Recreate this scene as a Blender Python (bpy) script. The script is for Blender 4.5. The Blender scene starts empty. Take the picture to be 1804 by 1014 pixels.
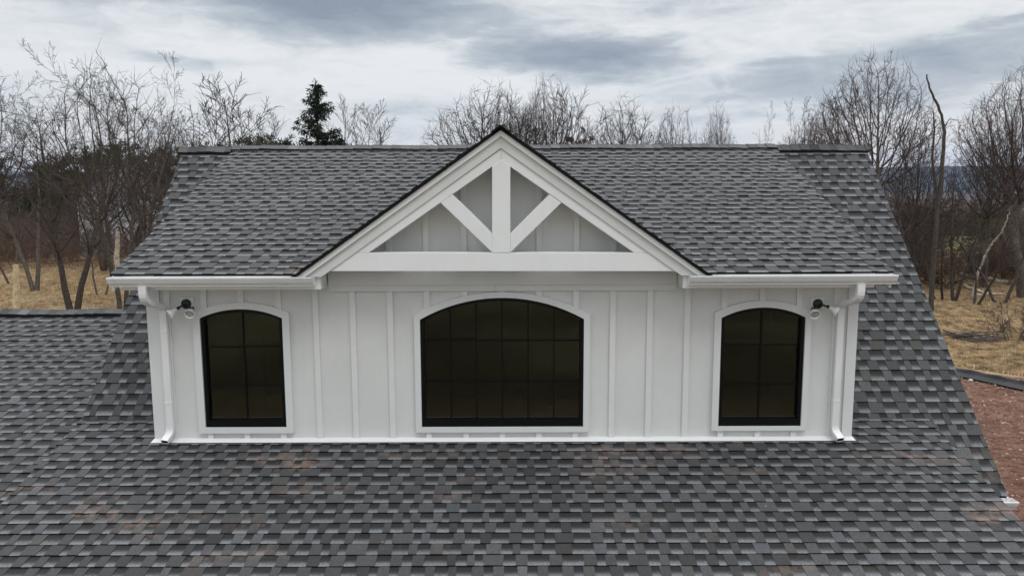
import bpy, math, random
import numpy as np
from mathutils import Vector, Matrix
R = math.radians
C = bpy.context.scene.collection
scene = bpy.context.scene

# ------------------------------------------------------------------ camera
FPX, PITCH, ROLL, YAW, CY, CH = 1354.2, R(7.4945), R(-0.2063), R(-0.0473), -8.3174, 6.2
fwd = np.array([math.sin(YAW)*math.cos(PITCH), math.cos(YAW)*math.cos(PITCH), -math.sin(PITCH)])
r0 = np.array([math.cos(YAW), -math.sin(YAW), 0.0]); u0 = np.cross(r0, fwd)
rgt = r0*math.cos(ROLL) + u0*math.sin(ROLL); upv = -r0*math.sin(ROLL) + u0*math.cos(ROLL)
CAM = np.array([0.0, CY, CH])
cam = bpy.data.cameras.new('camera'); camo = bpy.data.objects.new('camera', cam); C.objects.link(camo)
M = Matrix(((rgt[0], upv[0], -fwd[0], 0), (rgt[1], upv[1], -fwd[1], CY), (rgt[2], upv[2], -fwd[2], CH), (0, 0, 0, 1)))
camo.matrix_world = M
cam.sensor_width = 36; cam.lens = 36*FPX/1804; cam.clip_end = 12000; cam.clip_start = 0.1
scene.camera = camo

def ray(px, py):
    return fwd + rgt*(px-902)/FPX - upv*(py-507)/FPX
def at(px, py, Y):                      # the point at depth Y seen at a photo pixel
    v = ray(px, py); return CAM + v*(Y-CY)/v[1]
def ground_at(px, dist, py=270):                # ground point at a distance along the view
    v = ray(px, py); return np.array([v[0]/v[1]*dist, CY+dist, 0.0])
def z_at(py, dist):
    v = ray(902, py); return CH + v[2]/v[1]*dist

# ------------------------------------------------------------------ node helper
class S:
    def __init__(s, nt, sock): s.nt, s.k = nt, sock
    def _m(s, op, *a, clamp=False):
        n = s.nt.nodes.new('ShaderNodeMath'); n.operation = op; n.use_clamp = clamp
        for i, x in enumerate((s,)+a):
            if isinstance(x, S): s.nt.links.new(x.k, n.inputs[i])
            else: n.inputs[i].default_value = x
        return S(s.nt, n.outputs[0])
    def __add__(s, o): return s._m('ADD', o)
    def __sub__(s, o): return s._m('SUBTRACT', o)
    def __mul__(s, o): return s._m('MULTIPLY', o)
    def __truediv__(s, o): return s._m('DIVIDE', o)
    def pow(s, o): return s._m('POWER', o)
    def clamp(s): return s._m('ADD', 0.0, clamp=True)
    def max(s, o): return s._m('MAXIMUM', o)
    def smooth(s, a, b):
        n = s.nt.nodes.new('ShaderNodeMapRange'); n.interpolation_type = 'SMOOTHSTEP'
        s.nt.links.new(s.k, n.inputs[0]); n.inputs[1].default_value = a; n.inputs[2].default_value = b
        return S(s.nt, n.outputs[0])
def node(nt, typ, ins=None, **props):
    n = nt.nodes.new(typ)
    for k, v in props.items(): setattr(n, k, v)
    for k, v in (ins or {}).items():
        if isinstance(v, S): nt.links.new(v.k, n.inputs[k])
        else: n.inputs[k].default_value = v
    return n
def noise(nt, vec, scale, detail=4, rough=.55, dist=0.0, col=False):
    n = node(nt, 'ShaderNodeTexNoise', {'Scale': scale, 'Detail': detail, 'Roughness': rough, 'Distortion': dist})
    if vec is not None: nt.links.new(vec.k, n.inputs['Vector'])
    return S(nt, n.outputs[1 if col else 0])
def mix(nt, f, a, b, mode='MIX'):
    n = nt.nodes.new('ShaderNodeMix'); n.data_type = 'RGBA'; n.blend_type = mode
    for k, v in ((0, f), (6, a), (7, b)):
        if isinstance(v, S): nt.links.new(v.k, n.inputs[k])
        else: n.inputs[k].default_value = (tuple(v)+(1,) if k else v)
    return S(nt, n.outputs[2])
def xyz(nt, vec):
    n = node(nt, 'ShaderNodeSeparateXYZ', {0: vec}); return [S(nt, o) for o in n.outputs]
def comb(nt, x, y, z):
    return S(nt, node(nt, 'ShaderNodeCombineXYZ', {0: x, 1: y, 2: z}).outputs[0])

# ------------------------------------------------------------------ world
SUN_EL, SUN_AZ = R(60), R(150)      # azimuth clockwise from +Y
w = bpy.data.worlds.new('World'); scene.world = w; w.use_nodes = True
nt = w.node_tree; nt.nodes.clear()
sky = node(nt, 'ShaderNodeTexSky', sky_type='NISHITA', sun_disc=False, sun_elevation=SUN_EL, sun_rotation=SUN_AZ)
bg_sky = node(nt, 'ShaderNodeBackground', {'Strength': 0.1}); nt.links.new(sky.outputs[0], bg_sky.inputs[0])
D = S(nt, node(nt, 'ShaderNodeTexCoord').outputs['Generated'])
dx, dy, dz = xyz(nt, D)
el = dz._m('ARCSINE')*57.2958
az = dx._m('ARCTAN2', dy)*57.2958
zc = dz.max(0.0)+0.10
P = comb(nt, dx/zc, dy/zc, 0.0)
P2 = comb(nt, az*0.05, el*0.22, 3.1)
n1 = noise(nt, P, 0.55, 8, .55, .6)
n2 = noise(nt, P2, 1.25, 9, .58, .5)
n3 = noise(nt, comb(nt, az*0.035, el*0.30, 7.7), 2.6, 7, .6, .3)
wob = (noise(nt, comb(nt, az*0.06, el*0.16, 1.3), 2.2, 6, .6)-.5)
wob2 = (noise(nt, comb(nt, az*0.06, el*0.16, 9.3), 2.2, 6, .6)-.5)
def blob(a0, e0, ra, re, tilt=0.0, amt=1.0, soft=(1.15, .1)):
    a = az-a0+wob*9.0; e = el-e0+wob2*2.6-(az-a0)*tilt
    q = ((a/ra).pow(2.0)+(e/re).pow(2.0)).pow(0.5) if False else ((a/ra)*(a/ra)+(e/re)*(e/re)).pow(0.5)
    return q.smooth(soft[0], soft[1])*amt
dark = blob(-12.5, 12.9, 17, 3.6, -.06, 1.0)
for b in (blob(-1.5, 10.6, 8, 1.1, 0, .45), blob(4.5, 9.2, 10.5, 2.1, -.03, .86), blob(31, 12.8, 14, 1.3, .05, .5),
          blob(27, 7.2, 17, 3.2, .05, .50), blob(19.5, 8.3, 6, .7, .05, .45), blob(33, 10.0, 9, .6, .08, .35),
          blob(13, 12.4, 9, 1.4, 0, .25), blob(-29, 12.9, 9, 2.2, 0, .45), blob(-22, 8.3, 5, .7, 0, .22), blob(17, 4.8, 10, .8, 0, .25),
          blob(-6, 5.6, 9, .9, 0, .14)):
    dark = dark.max(b)
n4 = noise(nt, comb(nt, az*.06, el*.20, 5.5), 4.5, 8, .62, .8)
dark = (dark + (n4-.5)*.66 + (n3-.5)*.55*dark.smooth(-.1, .5) + (n2-.5)*.78+.04).clamp()
ramp = node(nt, 'ShaderNodeValToRGB', {0: dark})
e = ramp.color_ramp.elements
e[0].position = 0.0; e[0].color = (.80, .82, .835, 1)
e[1].position = 1.0; e[1].color = (.27, .315, .385, 1)
for p, c in ((.16, (.70, .735, .76)), (.38, (.50, .55, .595)), (.68, (.355, .405, .475))):
    x = e.new(p); x.color = c+(1,)
warm = el.smooth(7.5, 3.0)*(n1.smooth(.42, .66))
ccol = mix(nt, warm*.5, S(nt, ramp.outputs[0]), (.80, .765, .735))
lift = (el.smooth(18, 65)*1.82+.92)*(dy*.15+1.0)           # an overcast sky is brighter towards the zenith
gr = node(nt, 'ShaderNodeBackground', {'Color': ccol, 'Strength': lift})
hole = (n2.smooth(.62, .80))*.10
mixs = node(nt, 'ShaderNodeMixShader', {0: hole}); nt.links.new(gr.outputs[0], mixs.inputs[1]); nt.links.new(bg_sky.outputs[0], mixs.inputs[2])
out = node(nt, 'ShaderNodeOutputWorld'); nt.links.new(mixs.outputs[0], out.inputs[0])

sun = bpy.data.lights.new('sun', 'SUN'); sun.energy = 0.7; sun.angle = R(18); sun.color = (1, .965, .92)
suno = bpy.data.objects.new('sun', sun); C.objects.link(suno)
sd = Vector((math.sin(SUN_AZ)*math.cos(SUN_EL), math.cos(SUN_AZ)*math.cos(SUN_EL), math.sin(SUN_EL)))
suno.rotation_euler = sd.to_track_quat('Z', 'Y').to_euler()
scene.view_settings.view_transform = 'Standard'; scene.view_settings.look = 'None'
scene.view_settings.exposure = 0.0; scene.view_settings.gamma = 1.0

# ------------------------------------------------------------------ materials
def mat(name, col, rough=.7, spec=.3, metal=0.0, var=0.0, scale=6.0, bump=0.0, bscale=60.0, streak=0.0):
    m = bpy.data.materials.new(name); m.use_nodes = True; nt = m.node_tree; b = nt.nodes['Principled BSDF']
    b.inputs['Roughness'].default_value = rough; b.inputs['Specular IOR Level'].default_value = spec; b.inputs['Metallic'].default_value = metal
    v = S(nt, node(nt, 'ShaderNodeTexCoord').outputs['Object'])
    if var:
        f = noise(nt, v, scale, 5, .6).smooth(.3, .7)
        lo = tuple(c*(1-var) for c in col); hi = tuple(min(1, c*(1+var)) for c in col)
        cc = mix(nt, f, lo, hi)
        if streak:
            x_, y_, z_ = xyz(nt, v); k = noise(nt, comb(nt, x_*14, y_*14, z_*.9), 1.0, 6, .65).smooth(.38, .72)*streak; cc = mix(nt, k, cc, (.50, .49, .46))
            sp_ = noise(nt, v, 14, 3, .5).smooth(.72, .78)*streak*2.0; cc = mix(nt, sp_, cc, (.40, .38, .34))
        nt.links.new(cc.k, b.inputs['Base Color'])
    else: b.inputs['Base Color'].default_value = tuple(col)+(1,)
    if bump:
        bn = node(nt, 'ShaderNodeBump', {'Strength': bump, 'Distance': .01, 'Height': noise(nt, v, bscale, 5, .6)})
        nt.links.new(bn.outputs[0], b.inputs['Normal'])
    return m
m_siding = mat('painted_siding', (.68, .688, .685), .62, .25, var=.04, scale=1.6, bump=.05, bscale=180, streak=.07)
m_trim = mat('painted_trim', (.795, .81, .82), .55, .3, var=.02, scale=2.0, streak=.05)
m_batten = mat('painted_batten', (.725, .733, .73), .6, .25, var=.03, scale=2.5, streak=.07)
m_case = mat('painted_casing', (.69, .70, .705), .6, .25, var=.02, scale=2.0)
m_metal = mat('white_aluminium', (.78, .785, .79), .35, .5, var=.03, scale=3, streak=.07)
m_black = mat('black_vinyl', (.0035, .0036, .004), .4, .18)
m_glint = mat('sash_glint_grey', (.035, .036, .038), .4, .4)
m_edge = mat('shingle_edge_and_gap_shade', (.012, .012, .013), .95, .1)
m_dark = mat('opening_shade', (.004, .004, .004), .9, .1)
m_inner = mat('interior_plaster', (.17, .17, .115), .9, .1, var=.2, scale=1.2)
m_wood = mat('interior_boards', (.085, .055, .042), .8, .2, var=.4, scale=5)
m_lamp = mat('white_lamp_shell', (.80, .80, .79), .35, .45)
m_blackm = mat('black_junction', (.012, .012, .013), .45, .4)
m_lens = mat('lamp_lens', (.42, .42, .40), .15, .7, var=.3, scale=60)
m_bark = mat('grey_brown_bark', (.115, .098, .085), .95, .1, var=.35, scale=9, bump=.6, bscale=14)
m_bark2 = mat('dark_bark', (.070, .060, .053), .95, .1, var=.35, scale=9, bump=.6, bscale=14)
m_twig = mat('twig_bark', (.060, .049, .044), .95, .08, var=.3, scale=.8)
m_twig2 = mat('reddish_twig', (.072, .052, .047), .95, .08, var=.3, scale=.8)
m_twig3 = mat('pale_twig', (.10, .083, .074), .95, .08, var=.3, scale=.8)
m_snag = mat('bleached_wood', (.46, .40, .33), .9, .1, var=.45, scale=7)
m_post = mat('cut_wood', (.60, .50, .33), .85, .15, var=.25, scale=5)
m_needle = mat('dark_needles', (.018, .026, .014), .9, .12, var=.5, scale=1.5)
m_pine = mat('pine_needles', (.040, .056, .022), .9, .12, var=.55, scale=.9)
m_rust = mat('rust_leaves', (.10, .045, .028), .9, .1, var=.5, scale=2)
m_cedar = mat('cedar_foliage', (.062, .068, .018), .9, .1, var=.6, scale=1.2)
m_brush = mat('brown_brush', (.092, .069, .057), .95, .05, var=.45, scale=.12)
m_brush2 = mat('rusty_brush', (.105, .070, .052), .95, .05, var=.5, scale=.10)
m_fabric = mat('black_fabric', (.014, .014, .016), .55, .4, var=.5, scale=3)
m_rock = mat('pale_rock', (.34, .26, .22), .9, .2, var=.4, scale=3)
m_hroof = mat('grey_house_roof', (.10, .105, .115), .9, .2, var=.2, scale=2)
m_hwall = mat('white_house_siding', (.50, .51, .53), .7, .2, var=.05)
m_hwin = mat('house_glass', (.02, .024, .03), .2, .5)

def shingle_mat():
    m = bpy.data.materials.new('asphalt_shingle'); m.use_nodes = True; nt = m.node_tree; b = nt.nodes['Principled BSDF']
    tone = S(nt, node(nt, 'ShaderNodeAttribute', attribute_name='tone').outputs['Color'])
    uv = S(nt, node(nt, 'ShaderNodeUVMap', uv_map='UVMap').outputs[0])
    u, v, _ = xyz(nt, uv)
    pos = S(nt, node(nt, 'ShaderNodeTexCoord').outputs['Object'])
    gran = noise(nt, pos, 70, 3, .75)
    gran2 = noise(nt, pos, 260, 2, .6)
    kind = S(nt, node(nt, 'ShaderNodeAttribute', attribute_name='kind').outputs['Fac'])   # 1 = shadow-printed lower ply
    fr = noise(nt, comb(nt, u*30, v*1.2, 0.0), 4.0, 3, .7)
    g = (v+(fr-.5)*.42).smooth(.22, .70)                     # dark printed band towards the top of the exposed lower ply
    low = (v+(fr-.5)*.6).smooth(.50, .08)
    shade = (g*-.84+1.0+low*2.1)
    dk = mix(nt, kind, (1, 1, 1), S(nt, node(nt, 'ShaderNodeCombineColor', {0: shade, 1: shade, 2: shade*1.01}).outputs[0]))
    col = mix(nt, 1.0, tone, dk, 'MULTIPLY')
    gf = ((gran-.5)*2.3+(gran2-.5)*1.3+1.0).max(.25)
    col = mix(nt, 1.0, col, S(nt, node(nt, 'ShaderNodeCombineColor', {0: gf, 1: gf, 2: gf}).outputs[0]), 'MULTIPLY')
    # weather: slight large-scale fading, and red-brown dust tracked over the lower roof
    big = noise(nt, pos, .8, 4, .55)
    col = mix(nt, 1.0, col, mix(nt, big.smooth(.3, .7), (.93, .93, .93), (1.07, 1.07, 1.07)), 'MULTIPLY')
    px_, py_, pz_ = xyz(nt, pos)
    st = noise(nt, comb(nt, px_*.55, py_*1.5, 4.0), 1.4, 6, .62).smooth(.53, .72)*noise(nt, pos, 9, 4, .7).smooth(.40, .62)
    st = st*py_.smooth(.25, -.3)*py_.smooth(-2.6, -1.4)*.8
    col = mix(nt, st, col, (.19, .125, .10))
    sp = noise(nt, pos, 5.5, 3, .5).smooth(.735, .78)*py_.smooth(.1, -.2)
    col = mix(nt, sp*.7, col, (.30, .17, .11))
    nt.links.new(col.k, b.inputs['Base Color'])
    b.inputs['Roughness'].default_value = .78; b.inputs['Specular IOR Level'].default_value = .42
    b.inputs['Sheen Weight'].default_value = .22; b.inputs['Sheen Roughness'].default_value = .38
    bn = node(nt, 'ShaderNodeBump', {'Strength': .5, 'Distance': .004, 'Height': gran}); nt.links.new(bn.outputs[0], b.inputs['Normal'])
    return m
m_shingle = shingle_mat()

def glass_mat():
    m = bpy.data.materials.new('tinted_glass'); m.use_nodes = True; nt = m.node_tree; nt.nodes.clear()
    v = S(nt, node(nt, 'ShaderNodeTexCoord').outputs['Object'])
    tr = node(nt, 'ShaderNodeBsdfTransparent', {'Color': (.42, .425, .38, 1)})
    bn = node(nt, 'ShaderNodeBump', {'Strength': .06, 'Distance': .01, 'Height': noise(nt, v, 2.2, 2, .5)})
    gl = node(nt, 'ShaderNodeBsdfGlossy', {'Color': (.95, .93, .85, 1), 'Roughness': .02}); nt.links.new(bn.outputs[0], gl.inputs['Normal'])
    f = node(nt, 'ShaderNodeFresnel', {'IOR': 1.5})
    k = S(nt, f.outputs[0])*1.25
    ms = node(nt, 'ShaderNodeMixShader', {0: k.clamp()}); nt.links.new(tr.outputs[0], ms.inputs[1]); nt.links.new(gl.outputs[0], ms.inputs[2])
    o = node(nt, 'ShaderNodeOutputMaterial'); nt.links.new(ms.outputs[0], o.inputs[0])
    return m
m_glass = glass_mat()

# ------------------------------------------------------------------ mesh helpers
class MB:
    def __init__(s): s.v = []; s.f = []; s.m = []
    def poly(s, pts, mi=0):
        b = len(s.v); s.v += [tuple(map(float, p)) for p in pts]; s.f.append(tuple(range(b, b+len(pts)))); s.m.append(mi); return s
    def prism(s, ring, d, mi=0):       # ring of 3D points, extruded by vector d
        n = len(ring); b = len(s.v); d = np.array(d, float)
        s.v += [tuple(map(float, p)) for p in ring] + [tuple(map(float, np.array(p)+d)) for p in ring]
        s.f.append(tuple(range(b, b+n))); s.f.append(tuple(range(b+2*n-1, b+n-1, -1))); s.m += [mi]*2
        for i in range(n):
            j = (i+1) % n; s.f.append((b+j, b+i, b+n+i, b+n+j)); s.m.append(mi)
        return s
    def box(s, x0, x1, y0, y1, z0, z1, mi=0):
        return s.prism([(x0, y0, z0), (x1, y0, z0), (x1, y0, z1), (x0, y0, z1)], (0, y1-y0, 0), mi)
    def sweep(s, prof, path, mi=0, cap=True, side=(1, 0, 0)):
        path = [np.array(p, float) for p in path]; n = len(prof); b = len(s.v)
        for i, p in enumerate(path):
            t = path[min(i+1, len(path)-1)]-path[max(i-1, 0)]; t /= np.linalg.norm(t)
            a = np.array(side, float); a -= a.dot(t)*t; a /= np.linalg.norm(a); c = np.cross(t, a)
            for q in prof: s.v.append(tuple(p+a*q[0]+c*q[1]))
        for i in range(len(path)-1):
            for j in range(n):
                k = (j+1) % n; s.f.append((b+i*n+j, b+i*n+k, b+(i+1)*n+k, b+(i+1)*n+j)); s.m.append(mi)
        if cap:
            s.f.append(tuple(b+j for j in reversed(range(n)))); s.f.append(tuple(b+(len(path)-1)*n+j for j in range(n))); s.m += [mi]*2
        return s
    def lathe(s, prof, o, ax, seg=20, mi=0):    # prof: (distance along ax, radius)
        ax = np.array(ax, float); ax /= np.linalg.norm(ax); a = np.cross(ax, (0, 0, 1) if abs(ax[2]) < .9 else (1, 0, 0)); a /= np.linalg.norm(a); c = np.cross(ax, a)
        b = len(s.v); o = np.array(o, float)
        for h, r in prof:
            for k in range(seg):
                t = 2*math.pi*k/seg; s.v.append(tuple(o+ax*h+(a*math.cos(t)+c*math.sin(t))*r))
        for i in range(len(prof)-1):
            for k in range(seg):
                l = (k+1) % seg; s.f.append((b+i*seg+k, b+i*seg+l, b+(i+1)*seg+l, b+(i+1)*seg+k)); s.m.append(mi)
        return s
    def build(s, name, mats, parent=None, bevel=0.0, smooth=False):
        me = bpy.data.meshes.new(name); me.from_pydata(s.v, [], s.f)
        for q in (mats if isinstance(mats, (list, tuple)) else [mats]): me.materials.append(q)
        me.polygons.foreach_set('material_index', s.m)
        if smooth: me.polygons.foreach_set('use_smooth', [True]*len(s.f))
        me.validate(); me.update()
        import bmesh
        bm = bmesh.new(); bm.from_mesh(me); bmesh.ops.recalc_face_normals(bm, faces=bm.faces); bm.to_mesh(me); bm.free()
        o = bpy.data.objects.new(name, me); C.objects.link(o)
        if parent: o.parent = parent
        if bevel:
            b = o.modifiers.new('bevel', 'BEVEL'); b.width = bevel; b.segments = 2; b.limit_method = 'ANGLE'
        return o
def np_mesh(name, V, F, mats, parent=None, mi=None, smooth=False):
    me = bpy.data.meshes.new(name); V = np.asarray(V, np.float32); F = np.asarray(F, np.int32); k = F.shape[1]
    me.vertices.add(len(V)); me.vertices.foreach_set('co', V.ravel())
    me.loops.add(F.size); me.loops.foreach_set('vertex_index', F.ravel())
    me.polygons.add(len(F)); me.polygons.foreach_set('loop_start', np.arange(0, F.size, k, dtype=np.int32))
    for q in (mats if isinstance(mats, (list, tuple)) else [mats]): me.materials.append(q)
    if mi is not None: me.polygons.foreach_set('material_index', np.asarray(mi, np.int32))
    me.polygons.foreach_set('use_smooth', np.full(len(F), smooth))
    me.update(calc_edges=True); me.validate()
    o = bpy.data.objects.new(name, me); C.objects.link(o)
    if parent: o.parent = parent
    return o
def empty(name, loc=(0, 0, 0)):
    o = bpy.data.objects.new(name, None); C.objects.link(o); o.location = loc; return o
def tag(o, label=None, cat=None, group=None, kind=None):
    if label: o['label'] = label
    if cat: o['category'] = cat
    if group: o['group'] = group
    if kind: o['kind'] = kind
    return o

# ------------------------------------------------------------------ shingled slopes
rs = np.random.RandomState(11)
EX = 0.1433
def tone():
    t = rs.normal(.044, .0095)
    k = rs.rand()
    if k < .12: c = (t*1.28, t*1.34, t*1.46)
    elif k < .20: c = (t*1.06, t*1.02, t*.98)
    else: c = (t*1.0, t*1.015, t*1.045)
    return c
def slope(name, O, u, s, nrm, n, spans, parent, ex=EX, gain=1.0, phase=0):
    """n courses from the eave O upwards; spans(i) gives the x-ranges of course i"""
    O, u, s, nrm = [np.array(a, float) for a in (O, u, s, nrm)]
    V, F, UV, TN, KD, MI = [], [], [], [], [], []
    def quad(p, uvs, t, k, mi=0):
        b = len(V)
        for a in p: V.append(O+u*a[0]+s*a[1]+nrm*a[2])
        F.append((b, b+1, b+2, b+3)); UV.extend(uvs); TN.append(t); KD.append(k); MI.append(mi)
    for i in range(n):
        s0 = i*ex; s1 = s0+ex
        for (xa, xb) in spans(i):
            if xb-xa < .03: continue
            x = xa; ph = rs.rand()*6
            def wav(q): return .0022*math.sin(q*1.7+ph)+.0014*math.sin(q*5.3+ph*2)
            while x < xb-.005:                       # lower ply in 0.9-1 m shingles
                xe = min(xb, x+rs.uniform(.85, 1.0)); t = tone(); 
                if xb-xe < .12: xe = xb
                t0 = np.array((.0465, .0482, .0505))*gain*rs.uniform(.88, 1.14)
                # pieces of lower ply between / under teeth get their own blend of granules
                q = x
                while q < xe-.002:
                    qe = min(xe, q+rs.uniform(.3, .5)); t = t0*rs.uniform(.97, 1.03)
                    if xe-qe < .05: qe = xe
                    z0, z1 = .013+wav(q), .013+wav(qe)
                    y0, y1 = s0+wav(q+3)*.8, s0+wav(qe+3)*.8
                    quad([(q, y0, z0), (qe, y1, z1), (qe, s1+.02, .0012), (q, s1+.02, .0012)],
                         [(q, 0), (qe, 0), (qe, 1.14), (q, 1.14)], t, 1.0)
                    quad([(q, y0, -.002), (qe, y1, -.002), (qe, y1, z1), (q, y0, z0)], [(q, 0), (qe, 0), (qe, 0), (q, 0)], t, 0, 1)
                    q = qe
                x = xe
            x = xa+rs.uniform(-.05, .1)
            while x < xb:                            # laminated teeth on top
                wd = rs.choice([.075, .095, .115, .14, .18], p=[.22, .3, .26, .15, .07])*rs.uniform(.92, 1.08)
                ta = rs.uniform(-.006, .010)
                a, b_ = max(x, xa), min(x+wd, xb)
                if b_-a > .02:
                    z0a, z0b = .0175+wav(a), .0175+wav(b_)
                    y0, y1 = s0+wav(a+3)*.8-.0012, s0+wav(b_+3)*.8-.0012
                    t = np.array(tone())*gain*rs.uniform(.88, 1.12)
                    aa, bb = max(a-ta, xa), min(b_+ta, xb)
                    k_ = 0.0
                    quad([(a, y0, z0a), (b_, y1, z0b), (bb, s1+.02, .0060), (aa, s1+.02, .0060)], [(a, 0), (b_, 0), (bb, 1.14), (aa, 1.14)], t, k_)
                    quad([(a, y0, -.002), (b_, y1, -.002), (b_, y1, z0b), (a, y0, z0a)], [(a, 0)]*4, t, 0, 1)
                    quad([(a, y0, z0a-.005), (a, y0, z0a), (aa, s1+.02, .0060), (aa, s1+.02, .001)], [(a, 0)]*4, t, 0, 1)
                    quad([(b_, y1, z0b), (b_, y1, z0b-.005), (bb, s1+.02, .001), (bb, s1+.02, .0060)], [(a, 0)]*4, t, 0, 1)
                x += wd+rs.choice([.075, .10, .125, .155, .20], p=[.15, .3, .3, .17, .08])*rs.uniform(.9, 1.1)
    o = np_mesh(name, V, F, [m_shingle, m_edge], parent, MI)
    me = o.data
    uvl = me.uv_layers.new(name='UVMap'); uvl.data.foreach_set('uv', np.array(UV, np.float32).ravel())
    ca = me.attributes.new('tone', 'FLOAT_COLOR', 'FACE')
    ca.data.foreach_set('color', np.hstack([np.array(TN), np.ones((len(TN), 1))]).astype(np.float32).ravel())
    kd = me.attributes.new('kind', 'FLOAT', 'FACE'); kd.data.foreach_set('value', np.array(KD, np.float32))
    return o
def cap_row(name, A, B, n1, n2, parent, wdt=.135, ex=.142, lift=.018, drop=.034):
    """bent ridge-cap shingles from A to B; n1, n2: downward directions of the two slopes"""
    A, B, n1, n2 = [np.array(a, float) for a in (A, B, n1, n2)]
    L = np.linalg.norm(B-A); d = (B-A)/L; n = int(L/ex); up = -(n1+n2); up /= np.linalg.norm(up)
    V, F, UV, TN, KD, MI = [], [], [], [], [], []
    for i in range(n+1):
        a = i*ex-.03; b = min(a+ex+.03, L+.02); wob = .006*math.sin(i*.55)+rs.uniform(-.003, .003)
        ww = wdt+rs.uniform(-.006, .006)
        t = np.array(tone())*rs.uniform(1.05, 1.55); base = A+up*(lift+wob)
        za, zb = .012, .004
        pts = []
        for (q, z) in ((a, za), (b, zb)):
            pts += [base+d*q+up*z+n1*ww, base+d*q+up*z+n1*.02, base+d*q+up*(z+.004), base+d*q+up*z+n2*.02, base+d*q+up*z+n2*ww]
        bi = len(V); V += pts+[p-up*drop for p in pts]  # near-black skirt below each cap paints the shadow gap under it
        for j in range(4):
            F.append((bi+j, bi+j+1, bi+5+j+1, bi+5+j)); MI.append(0)
        F.append((bi, bi+5, bi+15, bi+10)); F.append((bi+4, bi+14, bi+19, bi+9)); MI += [1, 1]
        for j in range(4): F.append((bi+j, bi+10+j, bi+11+j, bi+j+1)); MI.append(1)
        for j in range(4): F.append((bi+10+j, bi+15+j, bi+16+j, bi+11+j)); MI.append(1)
        F += [(bi+5+j, bi+6+j, bi+16+j, bi+15+j) for j in range(4)]; MI += [1]*4
        TN += [t]*18; KD += [0]*18; UV += [(i*.3, .1)]*(18*4)
    o = np_mesh(name, V, F, [m_shingle, m_edge], parent, MI); me = o.data
    uvl = me.uv_layers.new(name='UVMap'); uvl.data.foreach_set('uv', np.array(UV, np.float32).ravel())
    ca = me.attributes.new('tone', 'FLOAT_COLOR', 'FACE')
    ca.data.foreach_set('color', np.hstack([np.array(TN), np.ones((len(TN), 1))]).astype(np.float32).ravel())
    kd = me.attributes.new('kind', 'FLOAT', 'FACE'); kd.data.foreach_set('value', np.array(KD, np.float32))
    return o

# ------------------------------------------------------------------ the house
H = empty('house', (0, 0, 0))
tag(H, 'white board and batten house with dark grey shingle roofs and a wide dormer', 'house')
Z = CH
RY, RZ = 3.60, 6.775                                    # main ridge
tm = math.tan(R(45.16)); ts = math.tan(R(15.6))
def zsteep(y): return Z+.5557+(y-3.6004)*tm
def zshed(y): return Z-2.8004+y*ts
DE = (-.32, Z-.905); td = (.588+.905)/(3.58+.32); thd = math.atan(td)
def zdorm(y): return DE[1]+(y-DE[0])*td
SX0, SX1, DX0, DX1, HX0, HX1 = -5.03, 5.395, -4.215, 3.985, -5.06, 4.835
WX0, WX1 = -3.99, 3.765                                 # dormer wall
# gable geometry
GY = -.375; GX = at(882, 225, GY)[0]; GZ = at(882, 224, GY)[2]
gl = at(515, 488, GY); tg = (GZ-gl[2])/(GX-gl[0])
thm = R(45.16); ths = R(15.6)
# steep main slope, from its eave to the ridge, left out under the dormer
ye = -.40; em = .1455; Ls = (RY-ye)/math.cos(thm); ns = int(Ls/em)
ye = RY-ns*em*math.cos(thm); 
def sp_steep(i):
    y = ye+i*em*math.cos(thm)
    yi = (Z-2.8004-(zsteep(0)))/(tm-ts)
    if y < yi-.25: return [(HX1-.25, SX1)]
    if y < .2: return [(SX0, SX1)]
    yt = y+.1
    if zdorm(yt)-zsteep(yt) > .25: return [(SX0, WX0+.03), (WX1-.03, SX1)]
    return [(SX0, SX1)]
slope('roof_slope', (0, ye, zsteep(ye)), (1, 0, 0), (0, math.cos(thm), math.sin(thm)), (0, -math.sin(thm), math.cos(thm)), ns, sp_steep, H, ex=em, gain=1.0)
# dormer slope
nd = int(math.hypot(RY-.03-DE[0], zdorm(RY-.03)-DE[1])/EX)
def sp_dorm(i):
    y = DE[0]+i*EX*math.cos(thd); y1 = y+EX
    half = (GZ-zdorm(y1))/tg-.05
    if half <= 0: return [(DX0, DX1)]
    return [(DX0, GX-half), (GX+half, DX1)]
slope('roof_slope', (0, DE[0], DE[1]), (1, 0, 0), (0, math.cos(thd), math.sin(thd)), (0, -math.sin(thd), math.cos(thd)), nd, sp_dorm, H, gain=1.0)
# low slope in front of the dormer
se = -3.75; nsd = int((.03-se)/math.cos(ths)/EX)
k0 = .737; top = 0-k0*EX*math.cos(ths)      # a course line falls here in the photograph
ys = top-int((top-se)/(EX*math.cos(ths)))*EX*math.cos(ths)
yi = (Z-2.8004-zsteep(0))/(tm-ts)
nsd = int((yi-ys)/(EX*math.cos(ths)))+1
def sp_shed(i):
    y = ys+(i+.5)*EX*math.cos(ths)
    if y > .12: return [(HX0, WX0+.01), (WX1-.01, HX1)]
    return [(HX0, HX1)]
slope('roof_slope', (0, ys, zshed(ys)), (1, 0, 0), (0, math.cos(ths), math.sin(ths)), (0, -math.sin(ths), math.cos(ths)), nsd, sp_shed, H, gain=1.0)
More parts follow.
